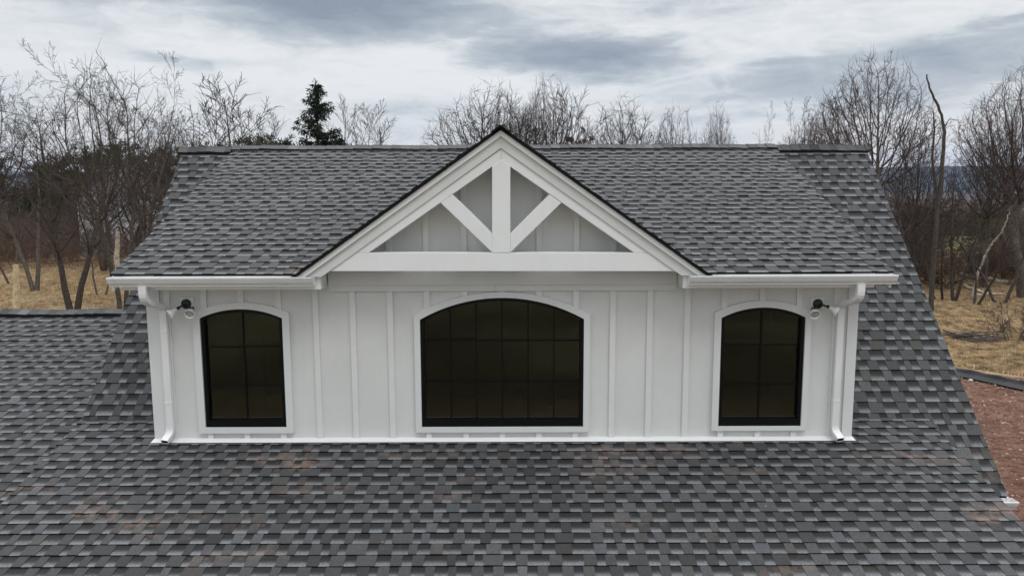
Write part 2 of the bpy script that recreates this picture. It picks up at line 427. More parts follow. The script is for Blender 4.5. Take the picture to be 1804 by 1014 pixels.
# wing slope on the left
thw = R(17.94); wy0 = -3.9
def zwing(y): return Z-2.8304-.012+y*math.tan(thw)
WRY = 3.06
nw = int((WRY-wy0)/math.cos(thw)/EX)
wy0 = WRY-nw*EX*math.cos(thw)
def sp_wing(i):
    y = wy0+i*EX*math.cos(thw)
    return [(-13.0, HX0+.06)] if y < yi else [(-13.0, SX0+.1)]
slope('roof_slope', (0, wy0, zwing(wy0)), (1, 0, 0), (0, math.cos(thw), math.sin(thw)), (0, -math.sin(thw), math.cos(thw)), nw, sp_wing, H, gain=1.0)
# gable slopes (ridge runs front to back)
gth = math.atan(tg); gback = DE[0]+(GZ-DE[1])/td-.05
ng = int((2.20/math.cos(gth))/EX)
for sg in (-1, 1):
    lo = 2.20
    def sp_g(i, sg=sg):
        x = lo-i*EX*math.cos(gth); zz = GZ-x*tg
        yb = min(gback, DE[0]+(zz-DE[1])/td+.12)
        return [(GY-.012, yb)]
    slope('gable_roof_slope', (GX+sg*lo, 0, GZ-lo*tg), (0, 1, 0), (-sg*math.cos(gth), 0, math.sin(gth)), (sg*math.sin(gth), 0, math.cos(gth)), ng+1, sp_g, H)
    # dark drip edge and roof deck under the gable shingles
    b = MB(); 
    b.prism([(GX, GY-.026, GZ+.008), (GX+sg*2.24, GY-.026, GZ+.008-2.24*tg), (GX+sg*2.24, GY-.026, GZ-.026-2.24*tg), (GX, GY-.026, GZ-.026)], (0, .012, 0))
    b.build('drip_edge', m_edge, H)
back = (0, math.cos(thm), -math.sin(thm)); fr_ = (0, -math.cos(thm), -math.sin(thm)); fd_ = (0, -math.cos(thd), -math.sin(thd))
cap_row('ridge_cap', (SX0-.02, RY, RZ-.016), (DX0-.0, RY, RZ-.016), fr_, back, H, wdt=.115, lift=.050, drop=.034)
cap_row('ridge_cap', (DX0, RY-.02, RZ-.012), (DX1, RY-.02, RZ-.012), fd_, back, H, wdt=.16, lift=.062, drop=.058)
cap_row('ridge_cap', (DX1+.0, RY, RZ-.016), (SX1+.02, RY, RZ-.016), fr_, back, H, wdt=.115, lift=.050, drop=.034)
cap_row('ridge_cap', (-13, WRY, zwing(WRY)), (SX0+.12, WRY, zwing(WRY)), (0, -math.cos(thw), -math.sin(thw)), (0, math.cos(thw), -math.sin(thw)), H, wdt=.15, lift=.045, drop=.045)
cap_row('ridge_cap', (GX, GY-.03, GZ+.005), (GX, gback, GZ+.005), (-math.cos(gth), 0, -math.sin(gth)), (math.cos(gth), 0, -math.sin(gth)), H, wdt=.12, lift=-.004, drop=.010)
# decks / backs of the roofs so nothing is open from the side
b = MB(); th = .16
def deck(x0, x1, y0, z0, y1, z1, t=.16):
    b.prism([(x0, y0, z0-.006), (x0, y1, z1-.006), (x0, y1, z1-t), (x0, y0, z0-t)], (x1-x0, 0, 0))
deck(SX0+.012, SX0+1.1, .0, zsteep(.0), RY, zsteep(RY)); deck(SX1-1.3, SX1-.012, ye+.01, zsteep(ye+.01), RY, zsteep(RY))
deck(HX0+.012, HX1-.012, ys+.012, zshed(ys+.012), -.02, zshed(-.02))
deck(-13, HX0-.0, wy0+.01, zwing(wy0+.01), WRY, zwing(WRY))
b.prism([(SX0, RY, RZ-.04), (SX0, RY+4.0, RZ-4.0), (SX0, RY+4.0, RZ-4.16), (SX0, RY, RZ-.20)], (SX1-SX0, 0, 0))
b.prism([(-13, WRY, zwing(WRY)-.01), (-13, WRY+5, zwing(WRY)-1.6), (-13, WRY+5, zwing(WRY)-1.76), (-13, WRY, zwing(WRY)-.17)], (13+SX0, 0, 0))
b.build('roof_deck', m_edge, H)
# dormer deck edges, rakes
b = MB()
for x0, x1 in ((DX0+.01, DX0+.035), (DX1-.035, DX1-.01)):
    b = MB(); b.prism([(x0, DE[0]+.01, zdorm(DE[0])-.012), (x0, RY-.06, zdorm(RY-.06)-.012), (x0, RY-.06, zdorm(RY-.06)-.16), (x0, DE[0]+.01, zdorm(DE[0])-.16)], (x1-x0, 0, 0)); b.build('rake_board', m_trim, H)
b = MB(); b.prism([(HX1-.03, ys+.02, zshed(ys)-.16), (HX1-.03, .0, zshed(0)-.16), (HX1-.03, -.4, zsteep(-.4)-.02), (HX1-.03, ys+.02, zsteep(-.4)-.3)], (.02, 0, 0)); b.build('cheek_wall', m_siding, H)
b = MB(); b.box(HX0+.05, HX1-.05, ys-.0, ys+.03, zshed(ys)-.22, zshed(ys)-.02); b.build('fascia', m_trim, H)
b = MB()      # thin white rake trim of the main roof on its right side
b.prism([(SX1-.012, ye, zsteep(ye)-.012), (SX1-.012, RY-.02, zsteep(RY-.02)-.012), (SX1-.012, RY-.02, zsteep(RY-.02)-.20), (SX1-.012, ye, zsteep(ye)-.20)], (.02, 0, 0)); b.build('rake_board', m_trim, H); b = MB()
b.prism([(SX0-.008, .0, zsteep(.0)-.012), (SX0-.008, RY-.02, zsteep(RY-.02)-.012), (SX0-.008, RY-.02, zsteep(RY-.02)-.20), (SX0-.008, .0, zsteep(.0)-.20)], (.02, 0, 0))
b.build('rake_board', m_trim, H)

# dormer front wall with battens
ztop = Z-1.03
b = MB()
def arch(x0, x1, zb, zs, za, n=18):      # outline of an arched opening, counter-clockwise from the bottom left
    w2 = (x1-x0)/2; h = za-zs; r = (w2*w2+h*h)/(2*h); cx = (x0+x1)/2; cz = za-r; a = math.asin(min(1, w2/r))
    return [(x0, zb), (x1, zb)] + [(cx+r*math.sin(t), cz+r*math.cos(t)) for t in np.linspace(a, -a, n)]
WIN = [ # inner opening x0,x1,zb,zs,za ; outer trim x0,x1,zb,zs,za ; muntin xs (fractions), kind
 ((-3.421, -2.519, -2.643, -1.412, -1.311), (-3.497, -2.443, -2.708, -1.352, -1.237), 1),
 ((-1.015, .779, -2.648, -1.434, -1.196), (-1.080, .846, -2.706, -1.378, -1.133), 5),
 ((2.279, 3.199, -2.649, -1.425, -1.312), (2.207, 3.262, -2.697, -1.365, -1.237), 1)]
# wall panels round the openings: vertical strips, each from the base to the opening or the top
def opening_top(x):
    for (a, o_, _) in WIN:
        if a[0] < x < a[1]:
            w2 = (a[1]-a[0])/2; h = a[4]-a[3]; r = (w2*w2+h*h)/(2*h); return Z+a[2], Z+a[4]-r+math.sqrt(r*r-(x-(a[0]+a[1])/2)**2)
    return None
xs = sorted(set([WX0, WX1]+[q for a, _, _ in WIN for q in np.linspace(a[0], a[1], 25)]+[GX-2.0, GX, GX+2.0]))
def wall_top(x):
    return max(Z-1.03, GZ-.03-abs(x-GX)*tg-.02) if abs(x-GX) < 2.05 else Z-1.03
for i in range(len(xs)-1):
    a, c = xs[i], xs[i+1]; mid = (a+c)/2; op = opening_top(mid); zb = Z-2.82
    ta, tc = wall_top(a+1e-4), wall_top(c-1e-4)
    if op:
        oa, oc = opening_top(a+1e-4), opening_top(c-1e-4)
        b.prism([(a, 0, zb), (c, 0, zb), (c, 0, oc[0]), (a, 0, oa[0])], (0, .12, 0))
        b.prism([(a, 0, oa[1]), (c, 0, oc[1]), (c, 0, tc), (a, 0, ta)], (0, .12, 0))
    else: b.prism([(a, 0, zb), (c, 0, zb), (c, 0, tc), (a, 0, ta)], (0, .12, 0))
wall = b.build('front_wall', m_siding, H)
# battens: 16 inch centres
for k in range(19):
    x = -3.78+k*.4064+rs.uniform(-.004, .004); hw = .031
    if abs(x-GX) < 2.0: hi = Z-1.125
    else: hi = ztop
    segs = [(Z-2.775, hi)]
    for (a, o_, _) in WIN:
        if o_[0]-.03 < x < o_[1]+.03:
            w2 = (o_[1]-o_[0])/2; h = o_[4]-o_[3]; r = (w2*w2+h*h)/(2*h); xx = min(w2, abs(x-(o_[0]+o_[1])/2)); zt = Z+o_[4]-r+math.sqrt(max(0, r*r-xx*xx))
            segs = [(Z-2.775, Z+o_[2]+.002), (zt-.045, hi)]
    for z0, z1 in segs:
        if z1-z0 > .01: b = MB(); b.box(x-hw, x+hw, -.027, .001, z0, z1); b.build('batten', m_batten, wall, bevel=.001)
    if abs(x-GX) < 1.9:
        t2 = GZ-.06-(abs(x-GX)+hw)*tg
        if t2 > Z-.90: b = MB(); b.box(x-hw, x+hw, -.027, .001, Z-.93, t2); b.build('batten', m_batten, wall, bevel=.001)
b = MB(); b.box(GX-1.885, GX+1.90, -.042, .001, Z-1.056, Z-.90); b.box(GX-1.885, -.19, -.031, .001, Z-1.123, Z-1.058); b.box(-.188, GX+1.90, -.0315, .001, Z-1.123, Z-1.058)
b.build('frieze_board', m_case, wall, bevel=.002)
for (x0, x1) in ((WX0-.012, WX0+.135), (WX1-.10, WX1+.012)):
    b = MB(); b.box(x0, x1, -.026, .05, Z-2.80, ztop); b.box(x0 if x0 < 0 else x1-.026, x0+.026 if x0 < 0 else x1, .052, .19, Z-2.75, ztop); b.build('corner_board', m_case, H, bevel=.002)
b = MB()
for x in (WX0, WX1-.02):      # cheeks of the dormer
    y2 = 3.3
    b = MB(); b.prism([(x, .12, Z-2.8), (x, .12, ztop), (x, y2, zdorm(y2)-.15), (x, y2, zsteep(y2)-.1)], (.02, 0, 0)); b.build('side_wall', m_siding, H)
b = MB()      # base flashing
b.prism([(WX0-.035, -.085, Z-2.801), (WX1+.035, -.085, Z-2.801), (WX1+.02, -.024, Z-2.776), (WX0-.02, -.024, Z-2.776)], (0, .004, .004))
b.box(WX0-.02, WX1+.02, -.024, .0, Z-2.79, Z-2.775)
b.build('base_flashing', m_case, H)
# eave boxes: fascia and soffit, broken by the gable
EX0 = GX-1.90; EX1 = GX+1.905
b = MB()
for x0, x1 in ((-4.09, EX0), (EX1, 3.80)):
    b = MB(); b.box(x0, x1, DE[0]+.012, DE[0]+.034, Z-1.062, DE[1]-.012); b.build('fascia', m_trim, H, bevel=.002)
b = MB()
for x0, x1 in ((-4.09, EX0), (EX1, 3.80)):
    b = MB(); b.box(x0, x1, DE[0]+.036, .0, Z-1.058, Z-1.032); b.build('soffit', m_trim, H)
for x in (EX0-.022, EX1+.001): b = MB(); b.box(x, x+.021, DE[0]+.036, -.001, Z-1.030, Z-.88); b.build('eave_return', m_trim, H)
# rake boards of the gable (fascia and frieze), each side
cz = at(882, 240, GY)[2]
def off(px, py): p = at(px, py, GY); return p
for sg in (-1, 1):
    b = MB(); zt0 = GZ-.030; zt1 = cz
    xe = EX0-.24 if sg < 0 else EX1+.24; L = abs(xe-GX)
    xb = abs((EX0-.02 if sg < 0 else EX1+.02)-GX)
    zl = Z-.925
    xo = (zt0-zl)/tg; xi = (zt1-zl)/tg
    b.prism([(GX, GY, zt0), (GX, GY, zt1), (GX+sg*xi, GY, zl), (GX+sg*xo, GY, zl)], (0, .022, 0)); b.build('rake_board', m_trim, H, bevel=.0015)
    b = MB(); z2 = at(882, 261, GY+.025)[2]; xi2 = (z2-zl)/tg
    b.prism([(GX, GY+.026, zt1+.01), (GX, GY+.026, z2), (GX+sg*xi2, GY+.026, zl), (GX+sg*(xi+.01), GY+.026, zl)], (0, .09, 0)); b.build('rake_frieze', m_siding, H, bevel=.0015)
    b = MB()   # sloping soffit behind
    b.prism([(GX, GY+.118, zt0-.03), (GX+sg*(xo-.02), GY+.118, zl+.00), (GX+sg*(xo-.02), GY+.118, zl-.02), (GX, GY+.118, zt0-.055)], (0, -GY-.12, 0)); b.build('gable_soffit', m_trim, H)
# timber truss
T = empty('gable_truss'); T.parent = H
TY = -.335
def tp(*pts): return [at(x, y, TY) for x, y in pts]
def member(name, pts, dy0=0.0, depth=.14):
    b = MB(); b.prism([(p[0], TY+dy0, p[2]) for p in tp(*pts)], (0, depth, 0)); b.build(name, m_trim, T, bevel=.003)
member('bottom_chord', [(578, 477.5), (1191, 477.5), (1144, 445), (624, 445)])
member('rafter', [(624, 444.7), (650, 444.7), (882.6, 282.5), (882.6, 262)], .0005)
member('rafter', [(1144, 444.7), (1116.5, 444.7), (882.9, 282.5), (882.9, 262)], .0005)
member('king_post', [(867, 444.7), (867, 293), (883, 281), (899, 293), (899, 444.7)], -.003)
member('brace', [(776, 357), (797, 342.5), (867.0, 411.5), (867.0, 444.5)], .002)
member('brace', [(989, 357), (968, 342.5), (899.2, 411.5), (899.2, 444.5)], .002)

# windows
for wi, (a, o_, nv) in enumerate(WIN):
    W_ = empty('window', ((a[0]+a[1])/2, -.02, Z+a[2])); W_.parent = H
    ofs = np.array(W_.location)
    W_['label'] = ['left arched window of the dormer, black frame, six lights', 'wide middle arched window of the dormer, black frame, eighteen lights', 'right arched window of the dormer, black frame, six lights'][wi]
    def L3(pts, y): return [(x-ofs[0], y-ofs[1], Z+z-ofs[2]) for x, z in pts]
    def ring(name, o, i, y0, y1, m, bev=.0015):
        n = len(o); b = MB()
        for k in range(n):
            l = (k+1) % n
            b.prism(L3([o[k], o[l], i[l], i[k]], y0), (0, y1-y0, 0))
        # weld into one clean ring: drop the inner faces shared between neighbours
        me = b.build(name, m, W_); return me
    ring('casing', arch(*o_), arch(*a), -.046, .0, m_case)
    fw, fb = .040, .055
    fr = (a[0]+.002, a[1]-.002, a[2]+.002, a[3]-.002, a[4]-.002)
    gi = (a[0]+fw, a[1]-fw, a[2]+fb+.025, a[3]-.012, a[4]-fw)
    ring('window_frame', arch(*fr), arch(*gi), -.026, .05, m_black)
    # grey strip painted as the light line reflected along the bottom rail
    b = MB(); b.prism(L3([(gi[0]+.004, gi[2]+.016), (gi[1]-.004, gi[2]+.016), (gi[1]-.004, gi[2]+.022), (gi[0]+.004, gi[2]+.022)], .012), (0, .01, 0)); b.build('sash_glint', m_glint, W_)
    b = MB(); b.prism(L3(arch(gi[0]-.01, gi[1]+.01, gi[2]-.01, gi[3]-.002, gi[4]+.01), .024), (0, .006, 0)); b.build('pane', m_glass, W_)
    b = MB()
    w2 = (gi[1]-gi[0])/2; h = gi[4]-gi[3]; r = (w2*w2+h*h)/(2*h); cx = (gi[0]+gi[1])/2; cz_ = gi[4]-r
    mw = .009
    for k in range(nv):
        x = gi[0]+(gi[1]-gi[0])*(k+1)/(nv+1); zt = cz_+math.sqrt(r*r-(x-cx)**2)+.004
        b.prism(L3([(x-mw, gi[2]-.004), (x+mw, gi[2]-.004), (x+mw, zt), (x-mw, zt)], .010), (0, .012, 0))
    hz = ((-1.680, -2.142), (-1.74, -2.18))[0 if nv == 5 else 1]
    for z in hz:
        b.prism(L3([(gi[0]-.004, z-mw), (gi[1]+.004, z-mw), (gi[1]+.004, z+mw), (gi[0]-.004, z+mw)], .0115), (0, .009, 0))
    b.build('muntin', m_black, W_)

# rooms behind the glass
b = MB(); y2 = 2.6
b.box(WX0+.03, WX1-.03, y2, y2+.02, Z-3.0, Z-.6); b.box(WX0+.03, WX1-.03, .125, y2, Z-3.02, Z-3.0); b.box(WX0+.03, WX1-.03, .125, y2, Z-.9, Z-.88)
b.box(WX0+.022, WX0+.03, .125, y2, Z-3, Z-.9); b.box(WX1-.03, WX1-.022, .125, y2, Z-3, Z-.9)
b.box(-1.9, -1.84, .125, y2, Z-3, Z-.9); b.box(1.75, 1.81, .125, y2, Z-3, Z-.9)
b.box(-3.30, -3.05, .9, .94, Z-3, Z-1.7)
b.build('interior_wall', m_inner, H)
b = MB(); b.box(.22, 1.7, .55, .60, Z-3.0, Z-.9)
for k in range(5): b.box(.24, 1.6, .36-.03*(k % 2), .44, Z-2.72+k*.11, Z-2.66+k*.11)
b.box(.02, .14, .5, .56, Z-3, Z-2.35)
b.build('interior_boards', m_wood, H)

# gutters: K-style profile swept along x
def gutter(x0, x1, y, z, capx=True, name='gutter'):
    P_ = [(0, 0), (0, -.100), (-.072, -.100), (-.074, -.088), (-.080, -.080), (-.098, -.062), (-.112, -.032), (-.116, -.016), (-.122, -.014), (-.122, 0), (-.108, 0), (-.108, -.006), (-.116, -.006)]
    inner = [(-.1135, -.014), (-.109, -.032), (-.095, -.060), (-.076, -.077), (-.070, -.086), (-.068, -.096), (-.004, -.096), (-.004, 0)]
    b = MB(); b.prism([(x0, y+p[0], z+p[1]) for p in P_+inner], (x1-x0, 0, 0))
    solid = P_[:10]
    b.prism([(x0-.003, y+p[0], z+p[1]) for p in solid], (.003, 0, 0)); b.prism([(x1, y+p[0], z+p[1]) for p in solid], (.003, 0, 0))
    return b.build(name, m_metal, H)
gz = DE[1]-.014
gutter(-4.20, EX0-.055, DE[0]+.010, gz); gutter(EX1+.05, 3.985, DE[0]+.010, gz)
g3 = gutter(HX1+.03, SX1+.05, ye+.01, zsteep(ye)-.02)
# white lip over the gutter tops keeps the shingle edge crisp; downspouts
flute = []
wq, dq = .038, .027
for k in range(9):
    t = k/8; flute.append((-wq+2*wq*t, -dq-(.004 if k % 2 else 0)))
flute += [(wq+.003, -dq+.006), (wq+.003, dq-.006), (wq, dq), (-wq, dq), (-wq-.003, dq-.006), (-wq-.003, -dq+.006)]
def arc(p0, p1, p2, n=5):
    p0, p1, p2 = [np.array(p, float) for p in (p0, p1, p2)]
    return [tuple((1-t)**2*p0+2*t*(1-t)*p1+t*t*p2) for t in np.linspace(0, 1, n)]
for sg, xo, xv in ((-1, -3.855, -3.800), (1, 3.625, 3.565)):
    D_ = empty('downspout', (xv, -.07, Z-2.7)); D_.parent = H; o3 = np.array(D_.location)
    y0 = DE[0]-.055; zt = gz-.098
    path = [(xo, y0, zt), (xo, y0, zt-.075)]+arc((xo, y0, zt-.075), (xo, y0, zt-.15), (xo+(xv-xo)*.25, y0+.07, zt-.185))[1:]
    b = MB(); b.sweep(flute, [np.array(p)-o3 for p in path]); b.build('upper_elbow', m_metal, D_)
    q = path[-1]
    path = [q]+[(xo+(xv-xo)*.8, -.10, zt-.255)]+arc((xo+(xv-xo)*.8, -.10, zt-.255), (xv, -.062, zt-.275), (xv, -.062, zt-.33))[1:]+[(xv, -.062, Z-2.0), (xv, -.062, Z-2.60)]
    fl2 = [(p[0]*.94, p[1]*.94) for p in flute]
    b = MB(); b.sweep(fl2, [np.array(p)-o3 for p in path]); b.build('pipe', m_metal, D_)
    path = [(xv, -.062, Z-2.585), (xv, -.062, Z-2.63)]+arc((xv, -.062, Z-2.63), (xv, -.064, Z-2.70), (xv+sg*.020, -.115, Z-2.735))[1:]+[(xv+sg*.030, -.165, Z-2.765)]
    b = MB(); b.sweep(flute, [np.array(p)-o3 for p in path], cap=False); b.build('lower_elbow', m_metal, D_)
    b = MB(); e1 = np.array(path[-1]); e0 = np.array(path[-2]); dr = (e1-e0)/np.linalg.norm(e1-e0)
    b.sweep([(p[0]*.9, p[1]*.85) for p in flute], [e1-o3-dr*.012, e1-o3-dr*.009]); b.build('outlet_shade', m_dark, D_)  # near-black plate inside the mouth paints the pipe's unlit hollow
    for zz in (Z-1.55, Z-2.35): b = MB(); b.box(xv-.041-o3[0], xv+.041-o3[0], -.0905-o3[1], -.03-o3[1], zz-.008-o3[2], zz+.008-o3[2]); b.build('strap', m_metal, D_)
# plain lower body of the house and wing, down to the ground
b = MB()
zz = zsteep(0)-.25
b.box(SX0+.25, SX1-.28, .22, 7.4, 0, Z-3.05)
for x in (SX0+.25, SX1-.32): b.prism([(x, .4, Z-3.04), (x, RY, RZ-.35), (x, 7.2, Z-3.04)], (.04, 0, 0))
b.box(-12.8, SX0+.2, -2.9, 7.2, 0, zwing(-2.9)-.2)
b.box(HX0+.4, HX0+.6, ys+.2, ys+.4, 0, zshed(ys)-.2); b.box(HX1-.6, HX1-.4, ys+.2, ys+.4, 0, zshed(ys)-.2)
b.build('lower_wall', m_siding, H)

# ------------------------------------------------------------------ security lights
def sec_light(px, py, heads, label):
    c = at(px, py, -.03); o = empty('security_light', tuple(c)); tag(o, label, 'wall light', 'security lights on the dormer wall')
    b = MB(); b.box(-.072, .072, -.004, .03, -.055, .062); b.build('mounting_block', m_trim, o, bevel=.003)
    b = MB(); b.lathe([(0, .0), (0, .052), (.020, .054), (.034, .046), (.040, .030), (.042, .0)], (0, -.004, -.004), (0, -1, 0), 24); b.build('junction_cover', m_blackm, o, smooth=True)
    for (hx, hy, ax) in heads:
        e = at(hx, hy, -.15)-c; ax = np.array(ax, float); ax /= np.linalg.norm(ax)
        back = e-ax*.055
        j = np.array([0, -.04, -.012])
        b = MB(); b.sweep([(.011*math.cos(t), .011*math.sin(t)) for t in np.linspace(0, 2*math.pi, 9)[:-1]], [j, (j+back)/2+np.array([0, -.008, .006]), back], side=(.3, .2, 1)); b.build('arm', m_blackm, o, smooth=True)
        b = MB(); b.lathe([(-.048, .0), (-.048, .016), (-.030, .020), (-.012, .026), (0, .034), (.022, .049), (.046, .056), (.052, .056), (.052, .050), (.036, .046)], e, ax, 24)
        hd = b.build('lamp_head', m_lamp, o, smooth=True)
        b = MB(); b.lathe([(.038, .046), (.034, .03), (.040, .012), (.042, 0)], e, ax, 20); l = b.build('lens', m_lens, hd, smooth=True)
        b = MB(); b.sweep([(.018*math.cos(t), .018*math.sin(t)) for t in np.linspace(0, 2*math.pi, 11)[:-1]], [e-ax*.075, e-ax*.046], side=(.3, .2, 1)); b.build('knuckle', m_blackm, hd, smooth=True)
    return o
sec_light(329, 534, [(305, 549, (-.65, -.55, -.55)), (336, 549, (.05, -.92, -.42))], 'black and white twin floodlight beside the left downspout')
sec_light(1440, 534, [(1468, 545, (.75, -.45, -.45)), (1434, 550, (-.12, -.92, -.42))], 'black and white twin floodlight beside the right downspout')

# ------------------------------------------------------------------ ground
def ground_mat():
    m = bpy.data.materials.new('field_ground'); m.use_nodes = True; nt = m.node_tree; b = nt.nodes['Principled BSDF']
    pos = S(nt, node(nt, 'ShaderNodeNewGeometry').outputs['Position']); x, y, z = xyz(nt, pos)
    n = noise(nt, pos, .35, 8, .62); f = noise(nt, pos, 5.0, 6, .7); ff = noise(nt, pos, 22, 5, .7)
    g = mix(nt, n.smooth(.35, .65), (.31, .225, .135), (.42, .325, .205))
    g = mix(nt, noise(nt, pos, .9, 6, .6).smooth(.52, .70)*.7, g, (.22, .205, .095))
    g = mix(nt, f.smooth(.45, .72)*.6, g, (.17, .11, .065))
    wood = noise(nt, pos, .12, 6, .6).smooth(.40, .58)
    far = y.smooth(26, 38)
    g = mix(nt, wood*far*.8, g, (.22, .135, .08))
    # mown green field in a clearing, reached through the trees on the right
    gf = ((x-52)/17); gy = ((y-76)/17); q = (gf*gf+gy*gy+(noise(nt, pos, .1, 3, .5)-.5)*.8)
    g = mix(nt, q.smooth(1.1, .75), g, mix(nt, noise(nt, pos, .3, 5, .6).smooth(.35, .65), (.16, .18, .075), (.23, .225, .115)))
    g = mix(nt, y.smooth(110, 160), g, (.085, .062, .048))
    fl = mix(nt, noise(nt, pos, .10, 5, .6, .5).smooth(.40, .60), (.115, .104, .064), (.22, .205, .12))
    g = mix(nt, y.smooth(-9, -15), g, fl)
    # bare red soil round the building, inside the silt fence
    edge = y+x*.95+(noise(nt, pos, .5, 5, .6)-.5)*1.6
    dm = edge.smooth(31.9, 31.3)*x.smooth(3.0, 4.5)*y.smooth(-13, -8)
    dirt = mix(nt, noise(nt, pos, 1.3, 7, .65).smooth(.35, .68), (.145, .074, .052), (.24, .140, .104))
    dirt = mix(nt, f.smooth(.48, .62)*.75, dirt, (.075, .036, .028))
    dirt = mix(nt, noise(nt, pos, 9, 4, .7).smooth(.58, .70)*.6, dirt, (.36, .25, .21))
    g = mix(nt, dm, g, dirt)
    g = mix(nt, 1.0, g, mix(nt, ff.smooth(.3, .7), (.6, .6, .6), (1.4, 1.4, 1.4)), 'MULTIPLY')
    nt.links.new(g.k, b.inputs['Base Color']); b.inputs['Roughness'].default_value = 1.0; b.inputs['Specular IOR Level'].default_value = .1
    bn = node(nt, 'ShaderNodeBump', {'Strength': .9, 'Distance': .12, 'Height': f+ff*.5}); nt.links.new(bn.outputs[0], b.inputs['Normal'])
    return m
def grid_mesh(name, xs, ys, zf, m):
    X, Y = np.meshgrid(xs, ys); Zz = zf(X, Y); V = np.stack([X.ravel(), Y.ravel(), Zz.ravel()], 1); nx = len(xs)
    i = np.arange((len(ys)-1)*(nx)).reshape(len(ys)-1, nx)[:, :-1].ravel()
    return np_mesh(name, V, np.stack([i, i+1, i+nx+1, i+nx], 1), m, smooth=True)
def gz_(X, Y):
    h = .10*np.sin(X*.31+1)*np.sin(Y*.27)+.05*np.sin(X*.9)*np.sin(Y*.8+2)
    k = np.clip((np.hypot(X, Y)-13)/12, 0, 1)
    drop = -np.clip((Y-85)/400, 0, 1)**.8*26
    return h*k+drop
def spaced(a, b, n, p=2.2):
    t = np.linspace(-1, 1, n); return (a+b)/2+np.sign(t)*np.abs(t)**p*(b-a)/2
g = grid_mesh('ground', spaced(-4500, 4500, 181, 3), np.concatenate([np.linspace(-300, -20, 15), np.linspace(-18, 120, 139), 120+np.linspace(0, 1, 40)[1:]**2*5800]), gz_, ground_mat())
tag(g, kind='structure')
rh = np.random.RandomState(5)
def hills(name, dist, hgt, base, m, seed, w=5200, thick=900):
    r = np.random.RandomState(seed); xs = np.linspace(-w, w, 260); ph = r.rand(8)*9
    prof = np.zeros_like(xs)
    for k in range(8): prof += np.sin(xs*(.0006*(1.7**k))+ph[k])/(1.45**k)
    prof = (prof-prof.min())/(prof.max()-prof.min())
    top = base+hgt*(.72+.28*prof)
    ys = np.linspace(-thick, thick, 15)
    def zf(X, Y):
        t = np.interp(X, xs, top); q = (Y-dist)/thick
        return (t+50)*np.clip(1-q*q, 0, 1)-50+3.0*r.rand(*X.shape)
    o = grid_mesh(name, xs, ys+dist, zf, m); tag(o, kind='structure'); return o
m_hill = mat('wooded_hill', (.05, .055, .055), 1, 0, var=.4, scale=.006)
m_hill2 = mat('wooded_rise', (.085, .066, .052), 1, 0, var=.35, scale=.02)
hills('hills', 4200, 118, 0, m_hill, 3)
hills('wooded_rise', 900, 14, -24, m_hill2, 8, w=1800, thick=250)

# ------------------------------------------------------------------ trees
def tubes(paths, sides):
    """paths: list of (pts (n,3), radii (n,)); all batched by length"""
    Vs, Fs = [], []; base = 0; by = {}
    for p, r in paths: by.setdefault(len(p), []).append((p, r))
    ang = np.arange(sides)*2*np.pi/sides; ca, sa = np.cos(ang), np.sin(ang)
    for n, L in by.items():
        P = np.array([a for a, _ in L]); Rr = np.array([b for _, b in L]); K = len(L)
        T = np.zeros_like(P); T[:, 1:-1] = P[:, 2:]-P[:, :-2]; T[:, 0] = P[:, 1]-P[:, 0]; T[:, -1] = P[:, -1]-P[:, -2]
        T /= np.linalg.norm(T, axis=2, keepdims=True)+1e-9
        ref = np.where(np.abs(T[:, :1, 2:3]) > .8, np.array([1., 0, 0]), np.array([0, 0, 1.]))
        A = np.cross(np.broadcast_to(ref, T.shape), T); A /= np.linalg.norm(A, axis=2, keepdims=True)+1e-9; B = np.cross(T, A)
        V = P[:, :, None]+(A[:, :, None]*ca[None, None, :, None]+B[:, :, None]*sa[None, None, :, None])*Rr[:, :, None, None]
        Vs.append(V.reshape(-1, 3))
        k = np.arange(K)[:, None, None]*n*sides; i = np.arange(n-1)[None, :, None]*sides; j = np.arange(sides)[None, None, :]; jn = (j+1) % sides
        a = base+k+i+j; b_ = base+k+i+jn
        Fs.append(np.stack([a, b_, b_+sides, a+sides], -1).reshape(-1, 4)); base += K*n*sides
    return np.concatenate(Vs), np.concatenate(Fs)
def unit(v): return v/(np.linalg.norm(v)+1e-9)
